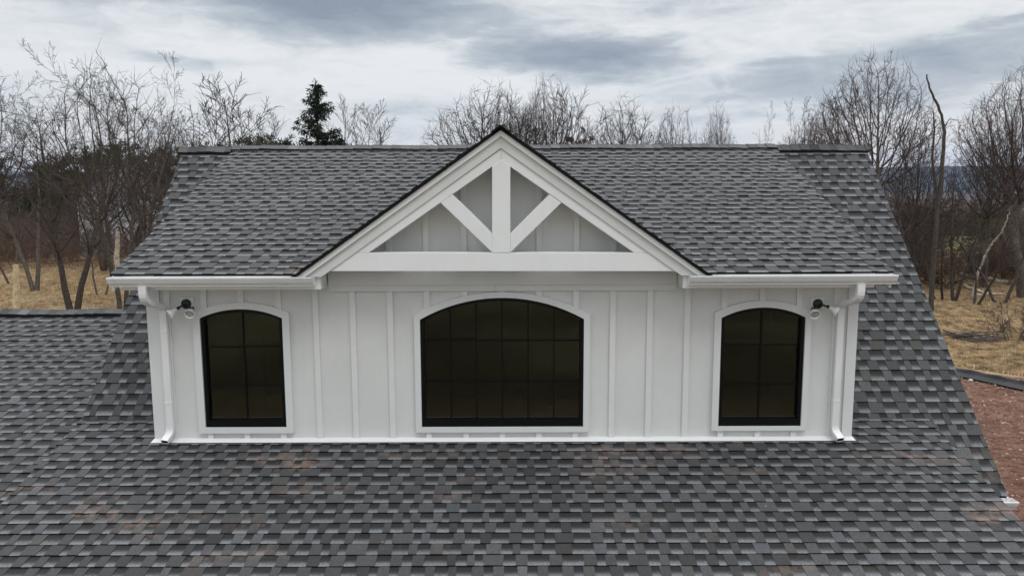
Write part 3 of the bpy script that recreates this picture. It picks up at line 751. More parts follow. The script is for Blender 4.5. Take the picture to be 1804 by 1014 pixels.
def grow(seed, Pm):
    r = np.random.RandomState(seed); out = {0: [], 1: [], 2: [], 3: [], 4: []}
    H_ = Pm['H']; env = Pm['env']; last = []
    def inside(p):
        q = (p-np.array([0, 0, env[0]*H_]))/np.array([env[1]*H_, env[1]*H_, env[2]*H_]); return q.dot(q) < 1
    def br(p, d, L, rad, lv):
        nseg = Pm['seg'][lv]; pts = [p]; rr = [rad]; step = L/nseg; dd = d; ins = lv < 1
        wv = Pm['wander'][lv]
        for i in range(nseg):
            dd = unit(dd+r.normal(0, wv, 3)+np.array([0, 0, Pm['up'][lv]]))
            p = p+dd*step
            if lv > 0 and p[2] < .25: dd = unit(dd*np.array([1, 1, -.2])); 
            pts.append(p); t = (i+1)/nseg; rr.append(max(Pm['rmin'], rad*(1-Pm['taper'][lv]*t)))
            if lv > 0 and p[2] > env[0]*H_*.8 and not inside(p) and i >= 1: break
        pts = np.array(pts); rr = np.array(rr); out[min(lv, 4)].append((pts, rr))
        if lv+1 >= Pm['levels']: return
        if lv+2 == Pm['levels']: last.append((pts, rr, L)); return
        nc = Pm['n'][lv]; nc = max(1, int(round(nc*r.uniform(.75, 1.25)*(len(pts)-1)/nseg)))
        s0 = Pm['start'][lv]
        for k in range(nc):
            t = s0+(1-s0)*((k+r.rand())/nc)
            f = t*(len(pts)-1); i = min(int(f), len(pts)-2); q = pts[i]+(pts[i+1]-pts[i])*(f-i); tt = unit(pts[i+1]-pts[i])
            a = R(r.normal(Pm['ang'][lv], Pm['ang'][lv]*.22)); az_ = k*2.4+r.uniform(-.6, .6)
            s_ = unit(np.cross(tt, [.31, .17, 1.0] if abs(tt[2]) < .9 else [1, 0, 0])); u_ = np.cross(tt, s_)
            nd_ = unit(tt*math.cos(a)+(s_*math.cos(az_)+u_*math.sin(az_))*math.sin(a))
            rc = np.interp(f, range(len(rr)), rr)*Pm['rr'][lv]*r.uniform(.8, 1.1)
            Lc = L*Pm['lr'][lv]*r.uniform(.65, 1.2)*(1-.45*(t-s0)/(1-s0+1e-6) if lv > 0 or Pm.get('cone') else 1-.25*t)
            br(q, nd_, Lc, max(Pm['rmin'], rc), lv+1)
    ns_ = Pm.get('stems', 1)
    for s_i in range(ns_):
        a = s_i*2.399+r.rand(); lean = Pm.get('lean', 0)*(.4+.8*r.rand())
        d = unit(np.array([math.cos(a)*lean, math.sin(a)*lean, 1]))
        q = np.array([math.cos(a), math.sin(a), 0])*Pm.get('spread', 0)*r.rand(); q[2] = -.3
        br(q, d, H_*r.uniform(.8, 1.0)*Pm.get('stemlen', .92), Pm['r0']*r.uniform(.75, 1.1), 0)
    lv = Pm['levels']-2; nt_ = Pm['n'][lv]; A = []; B = []; T = []; LL = []     # last twigs, all at once
    for pts, rr, L in last:
        f = (.12+.88*(np.arange(nt_)+r.rand(nt_))/nt_)*(len(pts)-1); i = np.minimum(f.astype(int), len(pts)-2); fr_ = (f-i)[:, None]
        A.append(pts[i]*(1-fr_)+pts[i+1]*fr_); T.append(pts[i+1]-pts[i]); LL.append(np.full(nt_, L))
    A = np.concatenate(A); T = np.concatenate(T); LL = np.concatenate(LL)*Pm['lr'][lv]*r.uniform(.6, 1.25, len(A)); T /= np.linalg.norm(T, axis=1, keepdims=True)+1e-9
    k = r.normal(0, 1, T.shape); k -= (k*T).sum(1, keepdims=True)*T; k /= np.linalg.norm(k, axis=1, keepdims=True)+1e-9
    a = np.radians(r.normal(Pm['ang'][lv], 9, (len(A), 1))); D_ = T*np.cos(a)+k*np.sin(a); p = A; P_ = [A]
    for s_ in range(3):
        D_ = D_+r.normal(0, Pm['wander'][lv+1], D_.shape)+np.array([0, 0, Pm['up'][lv+1]]); D_ /= np.linalg.norm(D_, axis=1, keepdims=True); p = p+D_*(LL/3)[:, None]; P_.append(p)
    P_ = np.stack(P_, 1); rm = Pm['rmin']
    out[4] = [(q, np.array([rm*1.1, rm, rm*.9, rm*.6])) for q in P_]
    return out
def colonise(seed, Pm):
    # branches grow towards points scattered through the crown, so the crown fills its outline
    r = np.random.RandomState(seed); H_ = Pm['H']; D = Pm['D']
    n = Pm['N']; q = r.normal(0, 1, (n*3, 3)); q /= np.linalg.norm(q, axis=1, keepdims=True); q *= (r.rand(n*3, 1)**.40)
    q = q[q[:, 2] > -.75][:n]; cz, rx, rz = [c*H_ for c in Pm['env']]
    lob = 1+Pm.get('lobe', .08)*np.sin(np.arctan2(q[:, 1], q[:, 0])*3+seed)+Pm.get('lobe', .08)*np.sin(q[:, 2]*5+seed)
    A = q*lob[:, None]*[rx, rx, rz]+[0, 0, cz]
    P = []; par = []
    for k in range(Pm['stems']):
        a = k*2.4+r.rand(); ln = Pm['lean']*(.5+r.rand()) if Pm['stems'] > 1 else .02; d = unit(np.array([math.cos(a)*ln, math.sin(a)*ln, 1])); p = np.array([math.cos(a), math.sin(a), 0])*.12*(Pm['stems'] > 1)+[0, 0, -.3]; prev = -1
        while p[2] < Pm['th']*H_*r.uniform(.9, 1.1):
            P.append(p.copy()); par.append(prev); prev = len(P)-1; d = unit(d+r.normal(0, .05, 3)); p = p+d*D
    P = np.array(P); dist = np.full(len(A), 1e9); near = np.zeros(len(A), int); new0 = 0; par = list(par); pd = {}
    alive = np.ones(len(A), bool); cnt = np.zeros(40000, int)
    for it in range(400):
        N_ = P[new0:]
        dd = np.linalg.norm(A[:, None]-N_[None], axis=2); j = dd.argmin(1); m_ = dd[np.arange(len(A)), j]; up = m_ < dist; dist[up] = m_[up]; near[up] = j[up]+new0
        alive &= dist > Pm['kill']; act = alive & (dist < Pm['inf'])
        if not act.any(): break
        idx = near[act]; v = A[act]-P[idx]; v /= np.linalg.norm(v, axis=1, keepdims=True)
        new_old = new0; acc = np.zeros_like(P); np.add.at(acc, idx, v); u_ = np.unique(idx)
        u_ = u_[cnt[u_] < 3] if len(u_) else u_; dead = cnt[near] >= 3; alive &= ~dead
        if not len(u_): continue
        cnt[u_] += 1; g_ = acc[u_]; g_ /= np.linalg.norm(g_, axis=1, keepdims=True)+1e-6
        tn = np.array([P[i]-P[par[i]] if par[i] >= 0 else [0, 0, D] for i in u_])/D
        g_ = g_+tn*Pm.get('keep', .45)+r.normal(0, Pm['jit'], g_.shape)+[0, 0, Pm['upb']]; g_ /= np.linalg.norm(g_, axis=1, keepdims=True)
        new0 = len(P); P = np.concatenate([P, P[u_]+g_*D]); par += list(u_)
        if len(P) > 16000: break
    n = len(P); ch = [[] for _ in range(n)]; rad = np.zeros(n); e_ = 2.08; tip = Pm['tip']
    for i in range(n):
        if par[i] >= 0: ch[par[i]].append(i)
    for i in range(n-1, -1, -1):
        rad[i] = (tip**e_ if not ch[i] else sum(rad[c]**e_ for c in ch[i])*1.0+tip**e_*.06)**(1/e_)
    out = {0: [], 1: [], 2: [], 3: [], 4: []}; st = [(i, -1, 0) for i in range(n) if par[i] < 0]
    A_, T_ = [], []
    while st:
        i, pr, lv = st.pop(); path = ([pr] if pr >= 0 else [])+[i]; 
        while ch[i]:
            c = sorted(ch[i], key=lambda k: -rad[k]); st += [(k, i, 1) for k in c[1:]]; i = c[0]; path.append(i)
        pts = P[path]; rr = rad[path].copy()
        if pr >= 0: rr[0] = rr[1]
        key = 0 if lv == 0 else (1 if rr[0] > .035 else 2 if rr[0] > .016 else 3)
        out[key].append((pts, rr))
    for i in range(n):
        if rad[i] < Pm['tip']*2.6 and par[i] >= 0:
            t = unit(P[i]-P[par[i]])
            for k in range(r.poisson(Pm['tw'])+(1 if not ch[i] else 0)):
                A_.append(P[i]-t*D*r.rand()); T_.append(t)
    A_ = np.array(A_); T_ = np.array(T_); k = r.normal(0, 1, T_.shape); k -= (k*T_).sum(1, keepdims=True)*T_; k /= np.linalg.norm(k, axis=1, keepdims=True)
    a = np.radians(r.normal(38, 13, (len(A_), 1))); Dv = T_*np.cos(a)+k*np.sin(a); p = A_; Q = [A_]; L = Pm['tl']*r.uniform(.5, 1.3, (len(A_), 1))
    for s_ in range(3):
        Dv = Dv+r.normal(0, .07, Dv.shape)+[0, 0, .10]; Dv /= np.linalg.norm(Dv, axis=1, keepdims=True); p = p+Dv*L/3; Q.append(p)
    rm = Pm['tip']; out[4] = [(q, np.array([rm*.95, rm*.85, rm*.75, rm*.45])) for q in np.stack(Q, 1)]
    return out
KINDS = {
 'crown': dict(H=14, env=(.66, .25, .335), N=6500, D=.21, stems=1, lean=0, th=.30, kill=.31, inf=3.2, jit=.10, upb=.30, tip=.0075, tw=.75, tl=.60, keep=.7),
 'spread': dict(H=13, env=(.66, .34, .34), N=3200, D=.24, stems=2, lean=.16, th=.24, kill=.50, inf=3.8, jit=.17, upb=.10, tip=.0085, tw=.55, tl=.80, keep=.5, lobe=.22),
 'fan': dict(H=13, env=(.66, .27, .33), N=6000, D=.20, stems=4, lean=.16, th=.32, kill=.29, inf=3.2, jit=.13, upb=.14, tip=.0088, tw=.8, tl=.65, keep=.7, lobe=.16),
 'vase': dict(H=12, env=(.62, .30, .40), levels=5, stems=5, lean=.30, spread=.35, seg=[10, 8, 5, 4, 3], wander=[.05, .07, .08, .08, .07], up=[.01, .02, .03, .03, .03], n=[12, 8, 5, 4], start=[.26, .16, .12, .1],
              ang=[30, 34, 38, 42], lr=[.36, .46, .46, .50], rr=[.5, .48, .55, .6], r0=.11, taper=[.95, .9, .82, .7, .5], rmin=.0074),
 'open': dict(H=13, env=(.62, .36, .40), levels=5, stems=2, lean=.22, spread=.2, seg=[12, 10, 7, 4, 3], wander=[.08, .10, .10, .09, .07], up=[.03, .035, .03, .03, .03], n=[14, 8, 5, 4], start=[.26, .20, .12, .1],
              ang=[46, 38, 42, 44], lr=[.44, .44, .46, .50], rr=[.55, .48, .5, .55], r0=.18, taper=[.94, .9, .82, .7, .5], rmin=.0066),
 'pole': dict(H=12, env=(.62, .22, .42), levels=4, seg=[10, 6, 4, 3], wander=[.03, .06, .07, .08], up=[.05, .10, .06, .03], n=[16, 6, 6], start=[.25, .15, .1],
              ang=[30, 30, 34], lr=[.32, .45, .5], rr=[.45, .55, .6], r0=.13, taper=[.95, .85, .8, .6], rmin=.010),
 'twisted': dict(H=7, env=(.60, .60, .43), levels=5, stems=2, lean=.6, spread=.3, seg=[9, 7, 5, 3, 3], wander=[.2, .2, .18, .16, .14], up=[.07, .05, .04, 0, 0], n=[7, 5, 5, 4], start=[.35, .2, .15, .1],
              ang=[50, 46, 44, 42], lr=[.52, .5, .42, .45], rr=[.6, .55, .55, .6], r0=.10, taper=[.93, .88, .8, .6, .5], rmin=.0065),
 'shrub': dict(H=2.6, env=(.5, .62, .55), levels=4, stems=11, lean=.55, spread=.5, seg=[6, 4, 3, 3], wander=[.12, .15, .18, .2], up=[.03, .03, .02, 0], n=[6, 5, 4], start=[.2, .15, .1],
              ang=[36, 38, 40], lr=[.45, .5, .5], rr=[.6, .65, .7], r0=.028, taper=[.75, .7, .6, .4], rmin=.005),
}
PROTO = {}
def tree_meshes(kind, seed):
    key = (kind, seed)
    if key not in PROTO:
        o = (colonise if 'D' in KINDS[kind] else grow)(seed*13+7, KINDS[kind])
        t = tubes(o[0], 8); parts = [tubes(o[1], 6)] if o[1] else []
        if o[2]: parts.append(tubes(o[2], 4))
        fine = o[3]+o[4]
        if fine: parts.append(tubes(fine, 3))
        off_ = 0; V, F = [], []
        for v, f in parts: V.append(v); F.append(f+off_); off_ += len(v)
        zt = max(v[:, 2].max() for v in V)
        PROTO[key] = (t, (np.concatenate(V), np.concatenate(F)), zt, {})
    return PROTO[key]
def tree(kind, seed, px, dist, top, label, rot=0.0, wide=1.0, mats=(m_bark, m_twig), group=None, name='bare_tree', cat='tree', lean=(0, 0), height=None):
    tk, cr, zt, cache = tree_meshes(kind, seed)
    h = height if height else z_at(top, dist)
    s = h/zt; loc = ground_at(px, dist, 520 if (px < 330 and dist < 51) or kind in ('twisted', 'shrub') else 270); r_ = empty(name, (loc[0], loc[1], float(gz_(loc[0], loc[1])))); tag(r_, label, cat, group)
    r_.rotation_euler = (R(lean[0]), R(lean[1]), R(rot)); r_.scale = (s*wide, s*wide, s)
    key = tuple(m.name for m in mats)
    if key not in cache:
        a = np_mesh('trunk', tk[0], tk[1], mats[0], None, smooth=True); b = np_mesh('crown', cr[0], cr[1], mats[1], None)
        cache[key] = (a.data, b.data); a.parent = r_; b.parent = r_
    else:
        for nm, d in zip(('trunk', 'crown'), cache[key]):
            o = bpy.data.objects.new(nm, d); C.objects.link(o); o.parent = r_
    return r_
GL, GC, GR = 'bare trees left of the house', 'bare trees behind the roof ridge', 'bare trees right of the house'
DK = (m_bark2, m_twig); RD = (m_bark, m_twig2); PL = (m_bark, m_twig3)
# left side
tree('spread', 1, 212, 34, 70, 'large forked bare tree rising behind the low left roof, third trunk from the left edge', rot=40, group=GL, mats=DK, wide=0.95)
tree('open', 2, 128, 37, 62, 'tall dark bare tree with a leaning stem left of the forked tree', rot=200, wide=0.9, group=GL, mats=DK)
tree('spread', 3, -25, 36, 58, 'bare tree at the far left edge with its trunk out of the picture', rot=100, wide=0.95, group=GL, mats=DK)
tree('open', 4, 262, 40, 78, 'bare tree with a leader curving up over the left roof corner', rot=300, wide=0.85, group=GL, mats=DK)
tree('open', 2, 62, 46, 120, 'slimmer bare tree behind the leaning left tree', rot=20, wide=0.8, group=GL, mats=RD)
tree('fan', 1, 300, 52, 190, 'low spreading bare tree against the left end of the main roof', rot=70, wide=1.0, group=GL)
tree('twisted', 1, 175, 44, 300, 'small twisted bare tree low among the left trunks', rot=0, group=GL, mats=RD, wide=0.7)
tree('twisted', 2, 245, 47, 290, 'small twisted bare tree beside the pale snag', rot=90, group=GL, mats=RD, wide=0.7)
tree('twisted', 1, 30, 50, 280, 'small twisted bare tree behind the sawn post', rot=170, group=GL, mats=RD, wide=0.7)
tree('fan', 2, 168, 58, 255, 'low fan shaped bare tree before the left part of the white house', rot=20, wide=1.2, group=GL, mats=RD)
tree('fan', 3, 246, 60, 262, 'low fan shaped bare tree before the right part of the white house', rot=80, wide=1.2, group=GL, mats=DK)
tree('pole', 1, 362, 60, 150, 'slender bare tree just right of the roof corner', rot=0, wide=1.3, group=GC)
tree('pole', 2, 410, 58, 122, 'tallest slender bare tree left of the spruce', rot=80, wide=1.5, group=GC)
tree('pole', 3, 452, 66, 178, 'short slender bare tree between the tall one and the evergreens', rot=10, wide=1.5, group=GC, mats=PL)
tree('pole', 1, 492, 70, 185, 'faint slender bare tree nearest the spruce on its left', rot=150, wide=1.4, group=GC, mats=PL)
tree('pole', 2, 603, 72, 160, 'pale slender tree touching the right side of the spruce', rot=210, wide=1.0, group=GC, mats=PL)
tree('pole', 3, 638, 72, 172, 'pale slender tree, second to the right of the spruce', rot=120, wide=1.2, group=GC, mats=PL)
tree('pole', 1, 668, 76, 200, 'pale slender tree, third to the right of the spruce', rot=260, wide=1.2, group=GC, mats=PL)
tree('vase', 2, 745, 120, 222, 'small pinkish bare tree alone on the ridge line left of the gable', rot=0, wide=1.0, group=GC, mats=(m_bark, m_twig2))
tree('vase', 1, 782, 130, 238, 'tiny bare tree just left of the gable peak', rot=100, wide=0.8, group=GC, mats=(m_bark, m_twig2))
tree('vase', 3, 702, 130, 242, 'lowest tiny bare tree on the ridge line left of the gable', rot=30, wide=0.9, group=GC, mats=(m_bark, m_twig2))
# centre
tree('fan', 1, 872, 60, 138, 'spreading bare tree directly behind the gable peak', rot=180, wide=1.15, group=GC)
tree('fan', 1, 963, 58, 125, 'tallest bare tree right of the gable peak', rot=0, wide=0.72, group=GC)
tree('pole', 2, 1012, 57, 146, 'upright bare tree rising beside the rust leaved oak', rot=60, wide=1.3, group=GC)
tree('fan', 2, 1095, 56, 160, 'broad fan shaped bare tree midway along the right half of the ridge', rot=20, wide=1.05, group=GC)
tree('fan', 3, 1185, 58, 172, 'fan shaped bare tree overlapping the broad one on its right', rot=240, wide=0.75, group=GC)
tree('fan', 2, 1262, 60, 168, 'small open crowned bare tree right of the fan shaped trees', rot=10, wide=0.45, group=GC)
tree('vase', 2, 1312, 110, 234, 'tiny bare tree in the gap before the right hand group', rot=99, wide=.7, group=GC)
# right side
tree('open', 1, 1388, 52, 168, 'crooked bare tree at the left edge of the right hand group', rot=130, wide=0.45, group=GR)
tree('fan', 1, 1440, 55, 178, 'bare thicket like tree between the crooked one and the great round crown', rot=0, wide=0.75, group=GR)
tree('crown', 2, 1533, 44, 84, 'great bare tree with a dense round crown behind the right roof corner', rot=0, wide=1.0, group=GR, mats=RD)
tree('pole', 3, 1478, 56, 165, 'slim bare tree leaning on the left side of the great round crown', rot=30, wide=1.5, group=GR)
tree('pole', 1, 1596, 38, 205, 'thin bare tree in front of the round crown', rot=30, wide=1.5, group=GR, mats=DK)
tree('fan', 4, 1625, 42, 190, 'forked bare tree right of the round crown', rot=200, wide=0.7, group=GR, mats=DK)
tree('open', 2, 1700, 40, 215, 'low forked bare tree before the distant hills', rot=150, wide=0.7, group=GR, mats=DK)
tree('crown', 3, 1752, 46, 205, 'mid sized bare tree left of the tall one at the right edge', rot=50, wide=0.9, group=GR)
tree('crown', 1, 1822, 42, 92, 'tall dense bare tree at the right edge of the picture', rot=90, wide=1.25, group=GR, mats=RD)
tree('crown', 3, 1786, 50, 165, 'bare tree filling behind the tall one at the right edge', rot=170, wide=0.9, group=GR, mats=RD)
tree('twisted', 1, 1590, 45, 330, 'small twisted tree nearest the roof edge on the right', rot=0, group=GR, mats=DK)
tree('twisted', 2, 1655, 41, 345, 'small twisted tree with a bowed trunk over the dry grass', rot=120, group=GR, mats=DK)
tree('twisted', 1, 1712, 39, 350, 'small twisted tree above the fallen logs', rot=240, group=GR, mats=DK)
tree('twisted', 2, 1768, 40, 330, 'small twisted tree right of the fallen logs', rot=10, group=GR, mats=DK)
tree('twisted', 2, 1690, 52, 330, 'small twisted tree before the green field', rot=300, group=GR, mats=RD)
tree('twisted', 1, 1620, 55, 320, 'small twisted tree deep in the right hand thicket', rot=70, group=GR, mats=RD)

# bare vine-hung leader, thin and bent
def snag(name, pts, rads, m, label, cat, parts=()):
    pts = np.array(pts, float); o = empty(name, tuple(pts[0])); tag(o, label, cat)
    # smooth the path
    t = np.linspace(0, len(pts)-1, len(pts)*4); P_ = np.stack([np.interp(t, range(len(pts)), pts[:, k]) for k in range(3)], 1)
    rj = np.random.RandomState(len(label)); P_[1:-1] += rj.normal(0, .025, P_[1:-1].shape); rr = np.interp(t, range(len(pts)), rads)*(1+rj.uniform(-.08, .08, len(t)))
    V, F = tubes([(P_-pts[0], rr)], 9); n = 9; k = len(V)
    np_mesh('trunk', V, F, m, o, smooth=True)
    tp_ = MB(); tp_.poly([V[-n+j] for j in range(n)]); tp_.build('broken_top', m, o)
    if parts: 
        V, F = tubes([(np.array(p, float)-pts[0], np.array(q)) for p, q in parts], 5); np_mesh('branch', V, F, m, o)
    return o
def gp(px, py, d): return at(px, py, CY+d)
snag('dead_tree', [gp(1640, 560, 37), gp(1648, 430, 37), gp(1655, 330, 37), gp(1662, 270, 37), gp(1664, 225, 37), gp(1652, 185, 37), gp(1638, 158, 37), gp(1633, 131, 37)],
     [.13, .105, .10, .085, .07, .055, .045, .03], m_bark2, 'thin bent leafless leader curving left above the hills', 'tree',
     [([gp(1650, 340, 37), gp(1642, 280, 36.8), gp(1646, 230, 36.7), gp(1644, 195, 36.7)], [.08, .06, .045, .02]),
      ([gp(1664, 225, 37), gp(1672, 210, 37.2), gp(1690, 212, 37.3)], [.03, .02, .01])])
snag('snag', [gp(207, 560, 40), gp(208, 500, 40), gp(207, 450, 40), gp(207, 407, 40)], [.15, .135, .13, .10], m_snag, 'pale dead trunk with a broken top close to the roof edge', 'snag')
snag('snag', [gp(29, 562, 39), gp(28, 510, 39), gp(27, 466, 39)], [.17, .155, .14], m_post, 'short sawn pale trunk near the left edge of the picture', 'snag')
snag('dead_branch', [gp(1712, 529, 42), gp(1722, 485, 42), gp(1740, 442, 42), gp(1752, 424, 41.8), gp(1766, 408, 41.6), gp(1774, 385, 41.5), gp(1780, 368, 41.5)], [.07, .065, .055, .05, .045, .03, .012], m_snag, 'bleached dead limb slanting up at the right', 'branch')
def log(px0, py0, px1, py1, rad, label, m=m_snag, z0=None):
    def g_(px, py):
        v = ray(px, py); t = (rad*.8-CH)/v[2]; return CAM+v*t
    a, b_ = g_(px0, py0), g_(px1, py1); n = 7; P_ = np.array([a+(b_-a)*t for t in np.linspace(0, 1, n)]); P_[:, 2] += np.random.RandomState(int(px0)).uniform(0, .12, n)
    o = empty('fallen_log', tuple(P_[0])); tag(o, label, 'log', 'fallen logs at the wood edge')
    V, F = tubes([(P_-P_[0], np.linspace(rad, rad*.6, n))], 8); lo = np_mesh('trunk', V, F, m, o, smooth=True)
    for k_ in (0, len(V)-8): e = MB(); e.poly([V[k_+j] for j in range(8)]); e.build('cut_end', m_post, o)
    return o
log(1692, 486, 1800, 503, .17, 'long pale fallen trunk lying on the dry grass at the right')
log(1700, 505, 1742, 520, .10, 'short fallen log just below the long pale one')
log(1712, 522, 1768, 518, .08, 'thin fallen branch wood nearest the grass edge')

# spruce and pines
def leafy(name, seed, kind):
    r = np.random.RandomState(seed); V = []; F = []
    def blades(c, d, n, L, wd, spread, droop=0):
        k = r.normal(0, 1, (n, 3))*spread+d; k /= np.linalg.norm(k, axis=1, keepdims=True); k[:, 2] -= droop
        s_ = np.cross(k, r.normal(0, 1, (n, 3))); s_ /= np.linalg.norm(s_, axis=1, keepdims=True)
        LL = L*r.uniform(.6, 1.2, (n, 1)); p = c+r.normal(0, L*.25, (n, 3))
        b0 = len(V)
        for i in range(n):
            V.extend([p[i]-s_[i]*wd, p[i]+s_[i]*wd, p[i]+k[i]*LL[i]+s_[i]*wd*.3, p[i]+k[i]*LL[i]-s_[i]*wd*.3]); q = len(V); F.append((q-4, q-3, q-2, q-1))
    limbs = []
    if kind == 'spruce':
        Hh = 13.; z = 2.5
        while z < Hh-.1:
            t = (z-2.5)/(Hh-2.5); Rm = (3.1*(1-t)**.85+.15)
            for k in range(r.randint(3, 6)):
                a = r.rand()*6.28; L = Rm*r.uniform(.55, 1.12); d = np.array([math.cos(a), math.sin(a), 0]); pts = []
                for q in np.linspace(0, 1, 7):
                    pts.append(np.array([0, 0, z])+d*L*q+np.array([0, 0, -.28*L*q*(1.3-q)+.22*L*q*q*q]))
                limbs.append((np.array(pts), np.linspace(.04*(1-t)+.012, .008, 7)))
                for q in np.linspace(.12, 1, max(3, int(L*6))):
                    p = np.array([0, 0, z])+d*L*q+np.array([0, 0, -.28*L*q*(1.3-q)+.22*L*q**3])
                    side = np.array([-d[1], d[0], 0])*r.choice([-1, 1])*.7
                    blades(p, d*.6+side, 7, .34*(1-.3*t), .035, .45, .35)
                    blades(p, d*.2+np.array([0, 0, -1.]), 4, .42*(1-.3*t), .035, .35)
            z += r.uniform(.26, .46)*(1-.35*t)
        blades(np.array([0, 0, Hh]), np.array([0, 0, 1.]), 12, .35, .03, .4)
        tr = [(np.array([[0, 0, -.2], [0, 0, 4], [0, 0, 9], [0, 0, Hh]]), np.array([.2, .15, .08, .02]))]
    elif kind == 'pine':
        Hh = 10.; 
        tr = [(np.array([[0, 0, -.2], [.1, 0, 3], [0, .1, 7], [0, 0, Hh*.95]]), np.array([.22, .18, .1, .03]))]
        for k in range(70):
            z = r.uniform(1.6, Hh*.93); t = z/Hh; a = r.rand()*6.28; L = (3.0*(1-t)**.6+.4)*r.uniform(.6, 1.1); d = np.array([math.cos(a), math.sin(a), .28])
            p0 = np.array([0, 0, z]); limbs.append((np.array([p0, p0+d*L*.5, p0+d*L]), np.array([.05, .03, .01])))
            for q in np.linspace(.3, 1, max(3, int(L*3.5))):
                p = p0+d*L*q+r.normal(0, .22, 3)
                blades(p, np.array([0, 0, .5])+d*.5, 15, .42, .045, .8)
    else:   # loose leafy crown (oak holding its leaves, cedar)
        Hh = 6.
        tr = [(np.array([[0, 0, -.2], [.1, 0, 1.5], [0, .1, 3.5], [0, 0, Hh*.9]]), np.array([.14, .11, .07, .02]))]
        for k in range(44):
            z = r.uniform(1.0, Hh*.95); t = z/Hh; a = r.rand()*6.28; L = 2.3*math.sin(math.pi*min(.95, t*.9+.1))**.6*r.uniform(.5, 1.05); d = np.array([math.cos(a), math.sin(a), .35])
            p0 = np.array([0, 0, z-.3]); limbs.append((np.array([p0, p0+d*L*.5, p0+d*L]), np.array([.04, .02, .008])))
            for q in np.linspace(.25, 1, max(3, int(L*4))):
                p = p0+d*L*q+r.normal(0, .25, 3); blades(p, np.array([0, 0, .2]), 10, .16, .06, 1.2)
    return tubes(tr, 8), tubes(limbs, 4), (np.array(V), np.array(F)), Hh
LEAFY = {}
def evergreen(kind, seed, px, dist, top, label, m, wide=1.0, rot=0, name='pine_tree', group=None):
    key = (kind, seed, m.name)
    h = z_at(top, dist); loc = ground_at(px, dist)
    r_ = empty(name, (loc[0], loc[1], float(gz_(loc[0], loc[1])))); tag(r_, label, 'tree', group); r_.rotation_euler = (0, 0, R(rot))
    if key not in LEAFY:
        t, l, f, Hh = leafy(name, seed, kind); a = np_mesh('trunk', t[0], t[1], m_bark2, r_, smooth=True)
        V = np.concatenate([l[0], f[0]]); F = np.concatenate([l[1], f[1]+len(l[0])]); mi = np.r_[np.zeros(len(l[1])), np.ones(len(f[1]))]
        b_ = np_mesh('crown', V, F, [m_bark2, m], r_, mi); LEAFY[key] = (a.data, b_.data, Hh)
    else:
        for nm, d in zip(('trunk', 'crown'), LEAFY[key][:2]):
            o = bpy.data.objects.new(nm, d); C.objects.link(o); o.parent = r_
    s = h/LEAFY[key][2]; r_.scale = (s*wide, s*wide, s)
    return r_
evergreen('spruce', 1, 561, 62, 147, 'dark spruce with drooping tiers standing above the roof ridge', m_needle, 1.25, 20, 'spruce_tree')
GP = 'dark pines beyond the left trees'
for i, (px, d, top, wd, lab) in enumerate([
   (60, 95, 272, 1.0, 'dark pine at the far left edge of the pine row'), (-10, 93, 262, 1.2, 'dark pine cut by the left edge of the picture'), (182, 88, 262, 1.2, 'dark pine between the forked tree and the tallest pine'), (84, 98, 268, 1.2, 'dark pine between the first two of the row'), (110, 92, 262, 1.1, 'dark pine second from the left in the row'),
   (150, 90, 255, 1.0, 'dark pine behind the forked tree'), (208, 84, 242, 1.15, 'tallest dark pine of the left row above the white house'),
   (250, 88, 262, 1.1, 'dark pine above the right end of the white house'), (296, 82, 258, 1.2, 'dark pine touching the left roof corner'),
   (372, 80, 243, 1.0, 'pine top showing over the left end of the ridge'), (440, 74, 229, 1.0, 'pine top showing below the short slender tree'),
   (488, 74, 236, 1.1, 'pine top just left of the spruce base'), (528, 72, 238, 1.1, 'pine top under the left side of the spruce'), (590, 72, 238, 1.1, 'pine top under the right side of the spruce'),
   (335, 80, 262, 1.0, 'pine mostly hidden behind the left end of the roof')]):
    evergreen('pine', 1+i % 3, px, d, top, lab, m_pine, wd, i*67, group=GP)
evergreen('oak', 2, 1006, 66, 230, 'small oak with rust brown leaves just above the ridge', m_rust, .85, 0, 'oak_tree')
evergreen('oak', 3, 1742, 62, 352, 'rounded green and brown cedar at the edge of the green field', m_cedar, 1.25, 40, 'cedar_tree')
evergreen('oak', 4, 1712, 200, 312, 'far dark evergreen on the wooded rise at the right', m_pine, 1.2, 40, 'pine_tree')
evergreen('pine', 2, 1768, 170, 308, 'far dark pine below the hills near the right edge', m_pine, 1.2, 10)

# shrubs
tree('shrub', 1, 1795, 30.5, 0, 'grey leafless shrub on the dry grass at the right edge', height=2.0, name='shrub', cat='shrub', mats=RD)
tree('shrub', 2, 1672, 46, 0, 'leafless shrub at the foot of the bowed tree', height=1.8, name='shrub', cat='shrub', mats=RD)

# brush: the brown understory that reads as one mass
def scatter(name, areas, seed, m, kinds=('shrub',), n=100, hs=(2.5, 5), parent=None):
    r = np.random.RandomState(seed); Vs, Fs = [], []; off_ = 0
    src = []
    for k, sd in kinds:
        _, (V, F), zt, _c = tree_meshes(k, sd); src.append((V/zt, F))
    for i in range(n):
        x0, x1, y0, y1 = areas[r.randint(len(areas))]
        d = r.uniform(y0, y1); px = r.uniform(x0, x1); p = ground_at(px, d); p[2] = float(gz_(p[0], p[1]))
        V, F = src[r.randint(len(src))]; a = r.rand()*6.28; h = r.uniform(*hs); c, s_ = math.cos(a), math.sin(a); w_ = h*r.uniform(.9, 1.4)
        Q = np.stack([(V[:, 0]*c-V[:, 1]*s_)*w_, (V[:, 0]*s_+V[:, 1]*c)*w_, V[:, 2]*h], 1)+p
        Vs.append(Q); Fs.append(F+off_); off_ += len(Q)
    o = np_mesh(name, np.concatenate(Vs), np.concatenate(Fs), m); tag(o, kind='stuff'); return o
